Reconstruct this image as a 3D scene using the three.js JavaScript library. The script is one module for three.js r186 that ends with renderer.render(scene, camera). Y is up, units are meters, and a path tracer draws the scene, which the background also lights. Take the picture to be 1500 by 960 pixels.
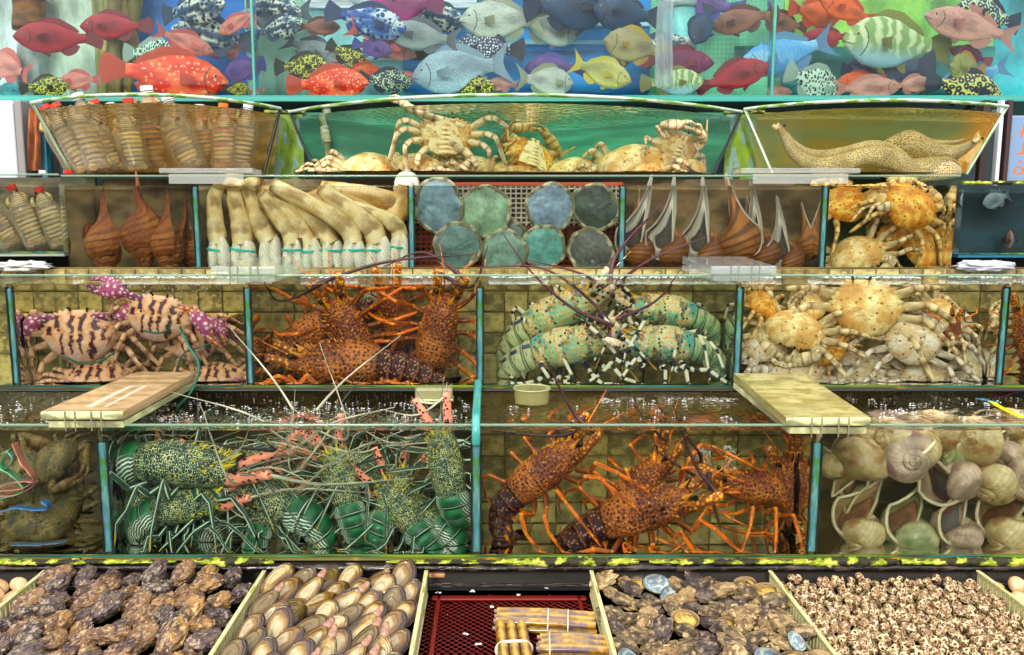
import * as THREE from 'three';
import { mergeGeometries } from 'three/addons/utils/BufferGeometryUtils.js';
import { RoundedBoxGeometry } from 'three/addons/geometries/RoundedBoxGeometry.js';
import { ImprovedNoise } from 'three/addons/math/ImprovedNoise.js';

// ---------- camera, sky, sun, exposure ----------
const scene = new THREE.Scene();
const F = 1205, CX = 720, CY = 480, EYE = 1.58, TILT = Math.atan(165 / F);
const camera = new THREE.PerspectiveCamera(2 * Math.atan(480 / F) * 180 / Math.PI, 1500 / 960, 0.05, 200);
camera.position.set(0, EYE, 0);
camera.rotation.x = -TILT;
camera.setViewOffset(1500, 960, 750 - CX, 0, 1500, 960);

const SKYW = 128, SKYH = 64, skyData = new Float32Array(SKYW * SKYH * 4);
for (let j = 0; j < SKYH; j++) for (let i = 0; i < SKYW; i++) {
  const el = ((j + 0.5) / SKYH - 0.5) * Math.PI, k = (j * SKYW + i) * 4;
  const up = Math.max(0, Math.sin(el)), c = 0.9 + 0.4 * up, below = el < 0;
  skyData[k] = below ? 0.34 : 1.0 * c; skyData[k + 1] = below ? 0.33 : 1.0 * c; skyData[k + 2] = below ? 0.31 : 1.03 * c; skyData[k + 3] = 1;
}
const skyTex = new THREE.DataTexture(skyData, SKYW, SKYH, THREE.RGBAFormat, THREE.FloatType);
skyTex.mapping = THREE.EquirectangularReflectionMapping; skyTex.magFilter = THREE.LinearFilter; skyTex.needsUpdate = true;
scene.background = skyTex; scene.environment = skyTex;
const sun = new THREE.DirectionalLight(new THREE.Color(1, 0.95, 0.86), 1.3);
sun.position.set(-1.6, 5.2, 4.2); sun.target.position.set(0, 1.2, -2.8); scene.add(sun, sun.target);
sun.castShadow = true; sun.shadow.radius = 20; sun.shadow.mapSize.set(2048, 2048);
Object.assign(sun.shadow.camera, { left: -3, right: 3, top: 3, bottom: -3, near: 0.5, far: 15 });

const renderer = new THREE.WebGLRenderer({ antialias: true });
renderer.setSize(1024, 655); renderer.shadowMap.enabled = true;
renderer.toneMapping = THREE.LinearToneMapping; renderer.toneMappingExposure = 2.0;

// ---------- helpers ----------
const TAU = Math.PI * 2;
const V = (x, y, z) => new THREE.Vector3(x, y, z);
const clamp = (x, a = 0, b = 1) => Math.min(b, Math.max(a, x));
const sst = (a, b, x) => { const t = clamp((x - a) / (b - a)); return t * t * (3 - 2 * t); };
const lerp = (a, b, t) => a + (b - a) * t;
let seed = 7;
const rnd = () => { seed = (seed + 0x6D2B79F5) | 0; let t = Math.imul(seed ^ (seed >>> 15), 1 | seed); t = (t + Math.imul(t ^ (t >>> 7), 61 | t)) ^ t; return ((t ^ (t >>> 14)) >>> 0) / 4294967296; };
const rr = (a, b) => a + (b - a) * rnd();
const pick = a => a[Math.floor(rnd() * a.length)];
const pn = new ImprovedNoise();
// a photo pixel gives a direction; the distance is that of the upright plane z that the thing touches or stands in
function P(px, py, z) {
  const xc = (px - CX) / F, yc = (CY - py) / F, s = Math.sin(TILT), c = Math.cos(TILT);
  const d = V(xc, yc * c - s, -c - yc * s); return V(0, EYE, 0).addScaledVector(d, z / d.z);
}
const mpp = z => -z / F;                              // metres per pixel at depth z
const taken = {};
function numbered(n) { const k = taken[n] = (taken[n] ?? -1) + 1; return k ? `${n}_${String(k).padStart(3, '0')}` : n; }
function tag(o, label, category, group, kind) { o.userData = { label, category }; if (group) o.userData.group = group; if (kind) o.userData.kind = kind; return o; }
function thing(name, label, category, group) { const g = new THREE.Group(); g.name = numbered(name); scene.add(g); return tag(g, label, category, group); }
function part(parent, name, geo, m, label) {
  const o = new THREE.Mesh(geo, m); o.name = name; o.castShadow = o.receiveShadow = true; if (label) o.userData.label = label; parent.add(o); return o;
}
function solo(name, geo, m, label, category, group) { const o = new THREE.Mesh(geo, m); o.name = numbered(name); o.castShadow = o.receiveShadow = true; scene.add(o); return tag(o, label, category, group); }
function struct(name, geo, m) { const o = new THREE.Mesh(geo, m); o.name = numbered(name); o.castShadow = o.receiveShadow = true; o.userData.kind = 'structure'; scene.add(o); return o; }
function stuff(name, geo, m, mats, label, category, tints) {
  const o = new THREE.InstancedMesh(geo, m, mats.length); mats.forEach((x, i) => { o.setMatrixAt(i, x); if (tints) o.setColorAt(i, tints[i]); });
  o.name = numbered(name); o.castShadow = o.receiveShadow = true; scene.add(o); tag(o, label, category); o.userData.kind = 'stuff'; return o;
}
function orient(o, up, fwd) {                          // local +y to up, local +z as near to fwd as it goes
  const y = up.clone().normalize(), z = fwd.clone().addScaledVector(y, -fwd.dot(y)).normalize(), x = new THREE.Vector3().crossVectors(y, z);
  o.quaternion.setFromRotationMatrix(new THREE.Matrix4().makeBasis(x, y, z)); return o;
}
function orientF(o, fwd, up) {                         // local +z exactly along fwd
  const z = fwd.clone().normalize(), y = up.clone().addScaledVector(z, -up.dot(z)).normalize(), x = new THREE.Vector3().crossVectors(y, z);
  o.quaternion.setFromRotationMatrix(new THREE.Matrix4().makeBasis(x, y, z)); return o;
}
const bx = (w, h, d, x = 0, y = 0, z = 0) => new THREE.BoxGeometry(w, h, d).translate(x, y, z);
const rbx = (w, h, d, r = 0.004, x = 0, y = 0, z = 0) => new RoundedBoxGeometry(w, h, d, 2, r).translate(x, y, z);
const merge = a => mergeGeometries(a.map(g => g.index ? g.toNonIndexed() : g), false);
function box2(a, b) { return bx(b[0] - a[0], b[1] - a[1], b[2] - a[2], (a[0] + b[0]) / 2, (a[1] + b[1]) / 2, (a[2] + b[2]) / 2); }
// a swept tube: points, radii (numbers or [side, top]) spread along it; side fixes the frame
function tube(pts, rad, { seg = 8, rings = 0, side = null, disp = null, ends = true, vr = 1, swap = false } = {}) {
  if (rings) { const cv = new THREE.CatmullRomCurve3(pts, false, 'centripetal'); cv.arcLengthDivisions = Math.max(24, rings); pts = cv.getSpacedPoints(rings); }
  const n = pts.length, pos = [], uv = [], idx = [], T = [];
  for (let i = 0; i < n; i++) T.push(pts[Math.min(n - 1, i + 1)].clone().sub(pts[Math.max(0, i - 1)]).normalize());
  let nx = side ? side.clone() : (Math.abs(T[0].y) < 0.9 ? V(0, 1, 0) : V(1, 0, 0)).cross(T[0]).normalize();
  const R = t => { const k = t * (rad.length - 1), a = Math.min(rad.length - 2, Math.floor(k)), f = k - a, g = x => Array.isArray(x) ? x : [x, x], p = g(rad[a]), q = g(rad[a + 1] ?? rad[a]); return [lerp(p[0], q[0], f), lerp(p[1], q[1], f)]; };
  for (let i = 0; i < n; i++) {
    const t = T[i]; nx.addScaledVector(t, -nx.dot(t)).normalize();
    const ny = new THREE.Vector3().crossVectors(t, nx), s = i / (n - 1), [a, b] = rad.length === 1 ? (Array.isArray(rad[0]) ? rad[0] : [rad[0], rad[0]]) : R(s);
    for (let j = 0; j <= seg; j++) {
      const w = (j % seg) / seg * TAU, k = disp ? disp(s, w) : 1;
      const p = pts[i].clone().addScaledVector(nx, Math.cos(w) * a * k).addScaledVector(ny, Math.sin(w) * b * k);
      pos.push(p.x, p.y, p.z); swap ? uv.push(s * vr, j / seg) : uv.push(j / seg, s * vr);
    }
    if (side) nx.copy(side);
  }
  for (let i = 0; i < n - 1; i++) for (let j = 0; j < seg; j++) { const a = i * (seg + 1) + j, b = a + seg + 1; idx.push(a, a + 1, b, b, a + 1, b + 1); }
  if (ends) for (const [i, c] of [[0, pts[0]], [n - 1, pts[n - 1]]]) {
    const k = pos.length / 3, o = i * (seg + 1); pos.push(c.x, c.y, c.z); uv.push(0.5, i ? vr : 0);
    for (let j = 0; j < seg; j++) i ? idx.push(k, o + j, o + j + 1) : idx.push(k, o + j + 1, o + j);
  }
  return seal(geom(pos, uv, idx), n, seg);
}
function geom(pos, uv, idx) {
  const g = new THREE.BufferGeometry(); g.setAttribute('position', new THREE.Float32BufferAttribute(pos, 3)); g.setAttribute('uv', new THREE.Float32BufferAttribute(uv, 2));
  g.setIndex(idx); g.computeVertexNormals(); return g;
}
function seal(g, n, seg) {                            // one normal on both sides of a tube's seam
  const N = g.attributes.normal;
  for (let i = 0; i < n; i++) { const a = i * (seg + 1), b = a + seg, v = V(N.getX(a) + N.getX(b), N.getY(a) + N.getY(b), N.getZ(a) + N.getZ(b)).normalize(); N.setXYZ(a, v.x, v.y, v.z); N.setXYZ(b, v.x, v.y, v.z); }
  return g;
}
function grid(nu, nv, fn, uvf) {                      // fn(u, v) gives a point
  const pos = [], uv = [], idx = [];
  for (let i = 0; i <= nu; i++) for (let j = 0; j <= nv; j++) { const u = i / nu, v = j / nv, p = fn(u, v); pos.push(p.x, p.y, p.z); const q = uvf ? uvf(u, v, p) : [u, v]; uv.push(q[0], q[1]); }
  for (let i = 0; i < nu; i++) for (let j = 0; j < nv; j++) { const a = i * (nv + 1) + j, b = a + nv + 1; idx.push(a, b, a + 1, b, b + 1, a + 1); }
  return geom(pos, uv, idx);
}
// ---------- textures ----------
const hx = h => { const n = parseInt(h.slice(1), 16); return [n >> 16 & 255, n >> 8 & 255, n & 255].map(x => x / 255); };
const mix = (a, b, t) => [lerp(a[0], b[0], t), lerp(a[1], b[1], t), lerp(a[2], b[2], t)];
const hash = (x, y, s) => { let h = Math.imul(x, 374761393) + Math.imul(y, 668265263) + Math.imul(s, 974634777) | 0; h = Math.imul(h ^ (h >>> 13), 1274126177); return ((h ^ (h >>> 16)) >>> 0) / 4294967296; };
function vn(u, v, nx, ny, s) {
  const x = u * nx, y = v * ny, i = Math.floor(x), j = Math.floor(y), f = sst(0, 1, x - i), g = sst(0, 1, y - j), m = (a, n) => ((a % n) + n) % n;
  const h = (a, b) => hash(m(a, nx), m(b, ny), s);
  return lerp(lerp(h(i, j), h(i + 1, j), f), lerp(h(i, j + 1), h(i + 1, j + 1), f), g);
}
function fbm(u, v, n, o, s, ny = n) { let t = 0, a = 0.5, w = 0; for (let k = 0; k < o; k++) { t += a * vn(u, v, n << k, ny << k, s + k); w += a; a *= 0.5; } return t / w; }
function wor(u, v, nx, ny, s) {
  const x = u * nx, y = v * ny, i = Math.floor(x), j = Math.floor(y); let f1 = 9, f2 = 9, id = 0;
  for (let a = -1; a <= 1; a++) for (let b = -1; b <= 1; b++) {
    const m = (q, n) => ((q % n) + n) % n, ci = m(i + a, nx), cj = m(j + b, ny), dx = i + a + 0.15 + 0.7 * hash(ci, cj, s) - x, dy = j + b + 0.15 + 0.7 * hash(ci, cj, s + 9) - y, d = Math.hypot(dx, dy);
    if (d < f1) { f2 = f1; f1 = d; id = hash(ci, cj, s + 5); } else if (d < f2) f2 = d;
  }
  return [f1, f2, id];
}
function tex(w, h, fn, srgb = true) {
  const d = new Uint8Array(w * h * 4);
  for (let j = 0; j < h; j++) for (let i = 0; i < w; i++) { const c = fn((i + 0.5) / w, (j + 0.5) / h), k = (j * w + i) * 4, l = srgb ? 0.33 * (c[0] + c[1] + c[2]) : 0; for (let q = 0; q < 3; q++) d[k + q] = clamp(srgb ? l + (c[q] - l) * 1.3 : c) * 255; d[k + 3] = 255; }
  const t = new THREE.DataTexture(d, w, h); if (srgb) t.colorSpace = THREE.SRGBColorSpace; t.wrapS = t.wrapT = THREE.RepeatWrapping; t.magFilter = THREE.LinearFilter; t.minFilter = THREE.LinearFilter; t.needsUpdate = true; return t;
}
const rep = (t, x, y) => { const c = t.clone(); c.repeat.set(x, y); c.needsUpdate = true; return c; };
const bumpFine = tex(256, 256, (u, v) => fbm(u, v, 8, 5, 3), false);
const bumpPit = tex(256, 256, (u, v) => { const [a, b] = wor(u, v, 22, 22, 4); return clamp(0.7 * (b - a) + 0.3 * fbm(u, v, 16, 3, 6)); }, false);
const bumpCrust = tex(256, 256, (u, v) => { const [a] = wor(u, v, 14, 14, 41), [c] = wor(u, v, 34, 34, 44); return clamp(0.5 * (1 - a) + 0.25 * (1 - c) + 0.4 * fbm(u, v, 6, 5, 45) - 0.1); }, false);
function M(c, rough = 0.6, o = {}) {
  const p = { roughness: rough, side: THREE.DoubleSide, ...o }; if (c?.isTexture) p.map = c; else if (c?.hi) { p.color = c.hi; p.map = c.map; } else p.color = new THREE.Color(c);
  if (p.color) { p.color = p.color.clone(); const q = p.color, l = (q.r + q.g + q.b) / 3; q.setRGB(Math.max(0, l + (q.r - l) * 1.15), Math.max(0, l + (q.g - l) * 1.15), Math.max(0, l + (q.b - l) * 1.15)); }
  if (p.bumpMap && p.bumpScale === undefined) p.bumpScale = 0.003;
  return new THREE.MeshPhysicalMaterial(p);
}
const mottleMaps = [3, 4, 6, 8].map(n => tex(256, 256, (u, v) => { const k = 0.6 + 0.4 * sst(0.28, 0.72, fbm(u, v, n, 5, n + 60)) * (0.85 + 0.3 * fbm(u, v, 32, 2, n + 5)); return [k, k, k]; }));
const mottle = (a, b, n) => { const p = new THREE.Color(a), q = new THREE.Color(b), l = c => c.r + c.g + c.b; const hi = l(p) > l(q) ? p : q, lo = hi === p ? q : p; return { hi: hi.clone().lerp(lo, 0.12).multiplyScalar(1.12), map: mottleMaps[n <= 3 ? 0 : n <= 4 ? 1 : n <= 6 ? 2 : 3] }; };

// ---------- materials of the stall ----------
const glass = new THREE.MeshPhysicalMaterial({ color: new THREE.Color(0.93, 0.965, 0.95), roughness: 0.0, transmission: 1, thickness: 0, ior: 1.14, side: THREE.DoubleSide });
const clearGlass = new THREE.MeshPhysicalMaterial({ color: new THREE.Color(0.97, 0.99, 0.98), roughness: 0.0, transmission: 1, thickness: 0, ior: 1.16, side: THREE.DoubleSide });
const edgeBlue = M(tex(32, 256, (u, v) => mix(mix(hx('#3a6a82'), hx('#8fb0aa'), fbm(u, v, 2, 3, 5, 8)), hx('#4f7a2c'), sst(0.5, 0.7, fbm(u, v, 2, 4, 8, 12)) * 0.8)), 0.3, { clearcoat: 0.4 });
const edgeGreen = M(tex(32, 256, (u, v) => mix(mix(hx('#2f7f7c'), hx('#6fb0a0'), fbm(u, v, 2, 3, 15, 8)), hx('#4f7a2c'), sst(0.6, 0.8, fbm(u, v, 2, 4, 18, 12)) * 0.7)), 0.3, { clearcoat: 0.4 });
const seamMat = M(tex(512, 16, (u, v) => mix(mix(hx('#2c6a62'), hx('#16312c'), sst(0.35, 0.6, fbm(u, v, 24, 4, 5, 2))), hx('#6a8a2c'), sst(0.55, 0.66, fbm(u, v, 16, 4, 15, 2)))), 0.4);
const silicone = M('#131a17', 0.5);
const rimMat = new THREE.MeshPhysicalMaterial({ color: new THREE.Color(0.5, 0.66, 0.5), roughness: 0.08, transmission: 0.7, thickness: 0, ior: 1.5, side: THREE.DoubleSide });
const algae = M(tex(256, 64, (u, v) => { const n = fbm(u, v, 24, 4, 3, 6), m = fbm(u, v, 12, 4, 8, 3); return mix(mix(hx('#7f8c24'), hx('#c2c46a'), sst(0.4, 0.7, n)), hx('#2c2a18'), sst(0.46, 0.58, m)); }), 0.8, { bumpMap: bumpFine, bumpScale: 0.006 });
const darkWet = M(tex(256, 64, (u, v) => mix(mix(hx('#1d1814'), hx('#4a4038'), sst(0.5, 0.8, fbm(u, v, 16, 5, 3, 4))), hx('#8b8480'), sst(0.68, 0.8, fbm(u, v, 10, 4, 21, 4)))), 0.22, { bumpMap: bumpFine, bumpScale: 0.004 });
const rippleA = tex(512, 512, (u, v) => { let t = 0; for (const [fx, fy, p, s] of [[9, 4, 0, 5], [13, -6, 1, 8], [21, 9, 2, 11]]) t += Math.sin(TAU * (fx * v + fy * u + 0.9 * fbm(u, v, 6, 3, s)) + p); return 0.5 + 0.12 * t + 0.2 * (fbm(u, v, 24, 3, 31) - 0.5); }, false);
const rippleB = tex(512, 512, (u, v) => { const [a] = wor(u, v, 18, 30, 6); return clamp(0.55 * a + 0.5 * fbm(u, v, 14, 4, 9)); }, false);
const tileMats = ['#b5a670', '#bcac78', '#ad9d68', '#b8a874', '#aa9a64', '#c0b07e'].map((c, i) => M(mottle(c, c, [3, 4, 6][i % 3]), 0.45));
const groutMat = M(mottle('#8a763f', '#6e5c32', 6, 12), 0.9);
const concrete = M(mottle('#4a4641', '#2e2b28', 8, 2), 0.8, { bumpMap: bumpFine, bumpScale: 0.004 });

// ---------- ground, wall and stands ----------
struct('ground', bx(30, 0.1, 30, 0, -0.05, 2), M(mottle('#46443f', '#353330', 8, 77), 0.7, { bumpMap: rep(bumpFine, 30, 30), bumpScale: 0.004 }));
struct('wall', bx(9, 4.6, 0.12, 0, 2.3, -4.75), M(mottle('#4b5a58', '#2f3c3c', 6, 5), 0.8));
const steps = thing('tank_stand', 'dark stepped stand that carries the tiers of glass tanks', 'stand');
part(steps, 'step', box2([-2.2, 0, -2.85], [2.2, 0.575, -2.27]), concrete); part(steps, 'step', box2([-2.2, 0, -3.0], [2.2, 0.995, -2.87]), concrete);
part(steps, 'step', box2([-2.4, 0, -3.36], [2.4, 1.345, -3.02]), concrete); part(steps, 'step', box2([-2.5, 0, -4.2], [2.5, 1.68, -3.38]), concrete);

// ---------- tanks ----------
const yAt = (py, z) => P(720, py, z).y, xAt = (px, z) => P(px, 480, z).x;
function tank({ name = 'glass_tank', label, z, zb, yb, yt, x0, x1, divs, backs, floorM, edge = edgeBlue, stripTop = 0.03, tiles = 0, tileH = 0.075, tileW = 0.085, tint = glass, ends = true, stripW = 0.017 }) {
  const t = thing(name, label, 'fish tank'), g = 0.008;
  part(t, 'front_pane', box2([x0, yb, z - g], [x1, yt, z]), tint);
  part(t, 'front_rim', new THREE.CylinderGeometry(0.004, 0.004, x1 - x0, 10).rotateZ(Math.PI / 2).translate((x0 + x1) / 2, yt + 0.003, z - g / 2), rimMat);
  part(t, 'floor', box2([x0, yb - 0.014, zb], [x1, yb - 0.001, z - 0.002]), floorM);
  part(t, 'bottom_seam', box2([x0, yb - 0.002, z + 0.0005], [x1, yb + 0.0035, z + 0.003]), seamMat);
  const xs = [x0, ...divs, x1];
  for (const x of divs) {
    const dv = part(t, 'divider', box2([x - 0.004, yb + 0.002, zb + 0.01], [x + 0.004, yt - stripTop * 0.6, z - g - 0.002]), glass);
    part(dv, 'divider_edge', rbx(stripW, yt - yb - stripTop - 0.012, 0.01, 0.004, x, (yt + yb - stripTop) / 2, z - g - 0.009), edge);
    part(dv, 'silicone_seam', merge([-1, 1].map(s => bx(0.0045, yt - yb - stripTop, 0.008, x + s * (stripW / 2 + 0.0025), (yt + yb - stripTop) / 2, z - g - 0.008))), silicone);
  }
  if (ends) for (const x of [x0, x1]) part(t, 'end_pane', box2([x - 0.004, yb, zb], [x + 0.004, yt, z - g]), glass);
  for (let i = 0; i < xs.length - 1; i++) {
    const b = part(t, 'back_wall', box2([xs[i], yb, zb - 0.01], [xs[i + 1], yt + 0.005, zb]), backs[i].isMaterial ? backs[i] : groutMat);
    if (backs[i].isMaterial) continue;
    const nx = Math.max(1, Math.round((xs[i + 1] - xs[i]) / tileW)), w = (xs[i + 1] - xs[i]) / nx, ny = Math.ceil((yt - yb) / tileH), geo = tileGeo(w - 0.0045, tileH - 0.0045);
    for (let a = 0; a < nx; a++) for (let c = 0; c < ny; c++) { const o = part(b, 'tile', geo, pick(tileMats)); o.position.set(xs[i] + (a + 0.5) * w, yt - (c + 0.5) * tileH, zb + 0.002 + rr(0, 0.001)); o.rotation.set(rr(-0.012, 0.012), rr(-0.012, 0.012), 0); }
  }
  return t;
}
const tileCache = {};
function tileGeo(w, h) { const k = w.toFixed(4) + h; return tileCache[k] ??= new RoundedBoxGeometry(w, h, 0.008, 1, 0.002); }
const woodFloor = M(tex(256, 128, (u, v) => mix(mix(hx('#8a7c40'), hx('#5e5a2c'), fbm(u, v, 4, 5, 6, 30)), hx('#c59a3c'), (Math.abs((u * 9) % 1 - 0.5) < 0.03) ? 0.7 : 0)), 0.6);
const darkBack = M(mottle('#6a5a3a', '#3e3420', 5, 6), 0.8), brownBack = M(mottle('#5a4a35', '#3a3024', 5, 16), 0.8), greyBack = M(mottle('#6d6558', '#4b453c', 6, 26), 0.8);
const Z1 = -2.25, Z2 = -2.63, Z3 = -3.02, Z5 = -3.56;
const Y1b = yAt(815, Z1), Y1t = yAt(625, Z1), Y2b = yAt(566, Z2), Y2t = yAt(405, Z2), Y3b = yAt(397, Z3), Y3t = yAt(259, Z3);
const T = 'tiles';
tank({ label: 'long glass tank of the lowest tier, green lobsters and big sea snails inside', z: Z1, zb: -2.85, yb: Y1b, yt: Y1t, x0: -1.75, x1: 1.75, divs: [134, 697, 1210].map(x => xAt(x, Z1)), backs: [darkBack, darkBack, T, darkBack], floorM: woodFloor, stripTop: 0.045, stripW: 0.022 });
tank({ label: 'long glass tank of the second tier with flower crabs and ornate lobsters', z: Z2, zb: -3.005, yb: Y2b, yt: Y2t, x0: -1.95, x1: 2.0, divs: [14, 362, 703, 1084, 1474].map(x => xAt(x, Z2)), backs: [T, T, T, T, T, T], floorM: woodFloor, edge: edgeBlue, stripTop: 0.035 });
tank({ label: 'long glass tank of the third tier with giant clams and whelks in it', z: Z3, zb: -3.345, yb: Y3b, yt: Y3t, x0: xAt(104, Z3), x1: xAt(1391, Z3), divs: [293, 604, 909, 1201].map(x => xAt(x, Z3)), backs: [M(mottle('#8a7658', '#5c4a34', 5), 0.8), M(mottle('#9a8a6a', '#6d6048', 6), 0.8), greyBack, M(mottle('#8f7a5c', '#5e4c38', 5), 0.8), M(mottle('#5d6b3a', '#3a4a30', 5, 19), 0.8)], floorM: darkBack, stripTop: 0.03 });
tank({ label: 'small glass tank of bottled mantis shrimps left of the third tier', z: -3.06, zb: -3.345, yb: yAt(370, -3.06), yt: yAt(257, -3.06), x0: -2.3, x1: xAt(101, -3.06), divs: [], backs: [M(mottle('#8b8068', '#5c5444', 5, 33), 0.8)], floorM: M(mottle('#b8bda5', '#7a8068', 7, 9), 0.6) });
tank({ label: 'dark glass tank with an algae rim right of the third tier', z: -3.1, zb: -3.345, yb: yAt(372, -3.1), yt: yAt(270, -3.1), x0: xAt(1396, -3.1), x1: 2.3, divs: [], backs: [M(mottle('#1f3d44', '#12262e', 4, 44), 0.7)], floorM: M('#2d6a86', 0.5) });
solo('algae_ledge', tube([V(xAt(1394, -3.09), yAt(268, -3.09), -3.09), V(2.3, yAt(268, -3.09), -3.09)], [[0.012, 0.007]], { rings: 60, seg: 8, swap: true, vr: 2, disp: (s, w) => 1 + 0.5 * pn.noise(s * 60, w, 3) }), algae, 'yellow green algae crust on the rim of the dark tank', 'algae');

// the water in the tanks: bodies of water with a rippled surface
const waterM = (c, dist, bump, s) => new THREE.MeshPhysicalMaterial({ color: '#ffffff', roughness: 0.0, transmission: 1, thickness: 0.3, ior: 1.27, attenuationColor: new THREE.Color(...c), attenuationDistance: dist, bumpMap: bump, bumpScale: s, side: THREE.DoubleSide });
function waterBox(x0, x1, y0, y1, zb, z, m) {
  const g = box2([x0, y0, zb], [x1, y1, z]), uv = g.attributes.uv, p = g.attributes.position, n = g.attributes.normal;
  for (let i = 0; i < uv.count; i++) uv.setXY(i, n.getY(i) > 0.5 ? p.getX(i) / 0.6 : 0.5, n.getY(i) > 0.5 ? p.getZ(i) / 0.6 : 0.5);
  return struct('water', g, m);
}
const W1 = waterM([0.8, 0.77, 0.5], 1.1, rippleB, 0.006), W2 = waterM([0.84, 0.8, 0.54], 1.0, rippleA, 0.004), W3 = waterM([0.92, 0.87, 0.7], 0.9, rippleA, 0.004);
const W4 = [waterM([0.9, 0.78, 0.45], 0.4, rippleA, 0.012), waterM([0.66, 0.86, 0.7], 0.55, rippleA, 0.012), waterM([0.82, 0.76, 0.46], 0.5, rippleA, 0.012)];
const yw1 = Y1t - 0.014, yw2 = yAt(417, Z2), yw3 = yAt(272, Z3);
function fillRow(x0, x1, divs, yb, yw, zb, z, m) { const xs = [x0, ...divs, x1]; for (let i = 0; i < xs.length - 1; i++) waterBox(xs[i] + 0.006, xs[i + 1] - 0.006, yb + 0.002, yw, zb + 0.0125, z - 0.0095, m); }
fillRow(-1.75, 1.75, [134, 697, 1210].map(x => xAt(x, Z1)), Y1b, yw1, -2.85, Z1, W1); fillRow(-1.95, 2.0, [14, 362, 703, 1084, 1474].map(x => xAt(x, Z2)), Y2b, yw2, -3.005, Z2, W2);
fillRow(xAt(104, Z3), xAt(1391, Z3), [293, 604, 909, 1201].map(x => xAt(x, Z3)), Y3b, yw3, -3.345, Z3, W3);
// the glass partition in the lowest tank that reaches up to the second tier
const partition = thing('glass_partition', 'thick teal glass partition between green and brown lobsters', 'glass'), px0 = xAt(697, Z1);
part(partition, 'pane', box2([px0 - 0.005, Y1t + 0.002, -2.61], [px0 + 0.005, Y2b + 0.012, Z1 - 0.02]), glass); part(partition, 'polished_edge', tube([V(px0, Y1t - 0.05, Z1 + 0.006), V(px0, Y1t + 0.006, Z1 + 0.004), V(px0, Y2b + 0.02, -2.617)], [[0.012, 0.006]], { rings: 12, seg: 8, side: V(1, 0, 0) }), edgeGreen);

// rails: ledges under the tanks
function rail(y, z, h, d, x0, x1, m, label) { return solo('ledge', tube([V(x0, y, z), V(x1, y, z)], [[d, h]], { rings: 90, seg: 10, swap: true, vr: 8, disp: (s, w) => 1 + 0.16 * pn.noise(s * 45, w * 1.2, y * 9) }), m, label, 'ledge'); }
rail(Y1b - 0.028, Z1 + 0.012, 0.011, 0.016, -1.8, 1.8, darkWet, 'dark wet ledge under the lowest glass tank');
rail(Y2b - 0.012, Z2 + 0.006, 0.006, 0.01, -2, 2, silicone, 'black ledge under the second tier tank');
const moss = [[-0.3, 0.1, 0.004], [0.03, 0.42, 0.012], [0.45, 0.86, 0.007], [0.86, 1.16, 0.013], [1.17, 1.75, 0.011], [-1.75, -0.9, 0.006], [-0.88, -0.62, 0.01]];
for (const [a, b, h] of moss) solo('algae_crust', tube([V(a, Y1b - 0.01, Z1 + 0.016), V(b, Y1b - 0.01, Z1 + 0.016)], [[0.006, h * 0.5], [0.013, h], [0.013, h], [0.006, h * 0.5]], { rings: Math.round(160 * (b - a)) + 8, seg: 10, swap: true, vr: (b - a) * 3, disp: (s, w) => 1 + 0.6 * pn.noise(s * 46 * (b - a), w * 1.3, a * 7) + 0.5 * pn.noise(s * 130 * (b - a), w * 2.3, a * 3) }), algae, 'crust of yellow green algae along the foot of the lowest tank', 'algae', 'algae crusts below the lowest tank');

// ---------- bowed hopper basins of the fourth tier ----------
function bezier(a, m, b, n = 24) { const c = m.clone().multiplyScalar(2).addScaledVector(a, -0.5).addScaledVector(b, -0.5); return new THREE.QuadraticBezierCurve3(a, c, b).getPoints(n); }
const YR = 2.006, YB4 = 1.742;
const onY = (px, py, y) => { const d = P(px, py, -1).sub(V(0, EYE, 0)); return V(0, EYE, 0).addScaledVector(d, (y - EYE) / d.y); };
const basinDefs = [
  { L: [46, 150], Mi: [230, 139], R: [410, 159], bl: 106, br: 386, label: 'bowed glass basin full of bottled mantis shrimps', back: M(mottle('#d2bb88', '#a8843c', 5, 3), 0.8), floor: M('#b8923a', 0.8) },
  { L: [424, 164], Mi: [750, 139], R: [1086, 164], bl: 462, br: 1046, label: 'wide bowed glass basin of green water with cream crabs', back: M(mottle('#5fb898', '#3f9a80', 4, 5), 0.7), floor: M('#cbb070', 0.8) },
  { L: [1091, 160], Mi: [1285, 147], R: [1476, 156], bl: 1132, br: 1416, label: 'bowed glass basin of amber water holding the spotted eels', back: M(tex(256, 256, (u, v) => mix(mix(hx('#76835e'), hx('#8f8248'), sst(0.3, 0.7, fbm(u, v, 3, 4, 5))), hx('#bf8a24'), sst(0.16, 0, Math.min(u, 1 - u)))), 0.7), floor: M('#7a6a30', 0.8) }];
const mossRim = M(tex(256, 32, (u, v) => mix(mix(hx('#9fb7a6'), hx('#d9dccb'), fbm(u, v, 20, 4, 3, 4)), hx('#62872a'), sst(0.5, 0.65, fbm(u, v, 9, 4, 6, 3)))), 0.25, { clearcoat: 0.6 });
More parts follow.
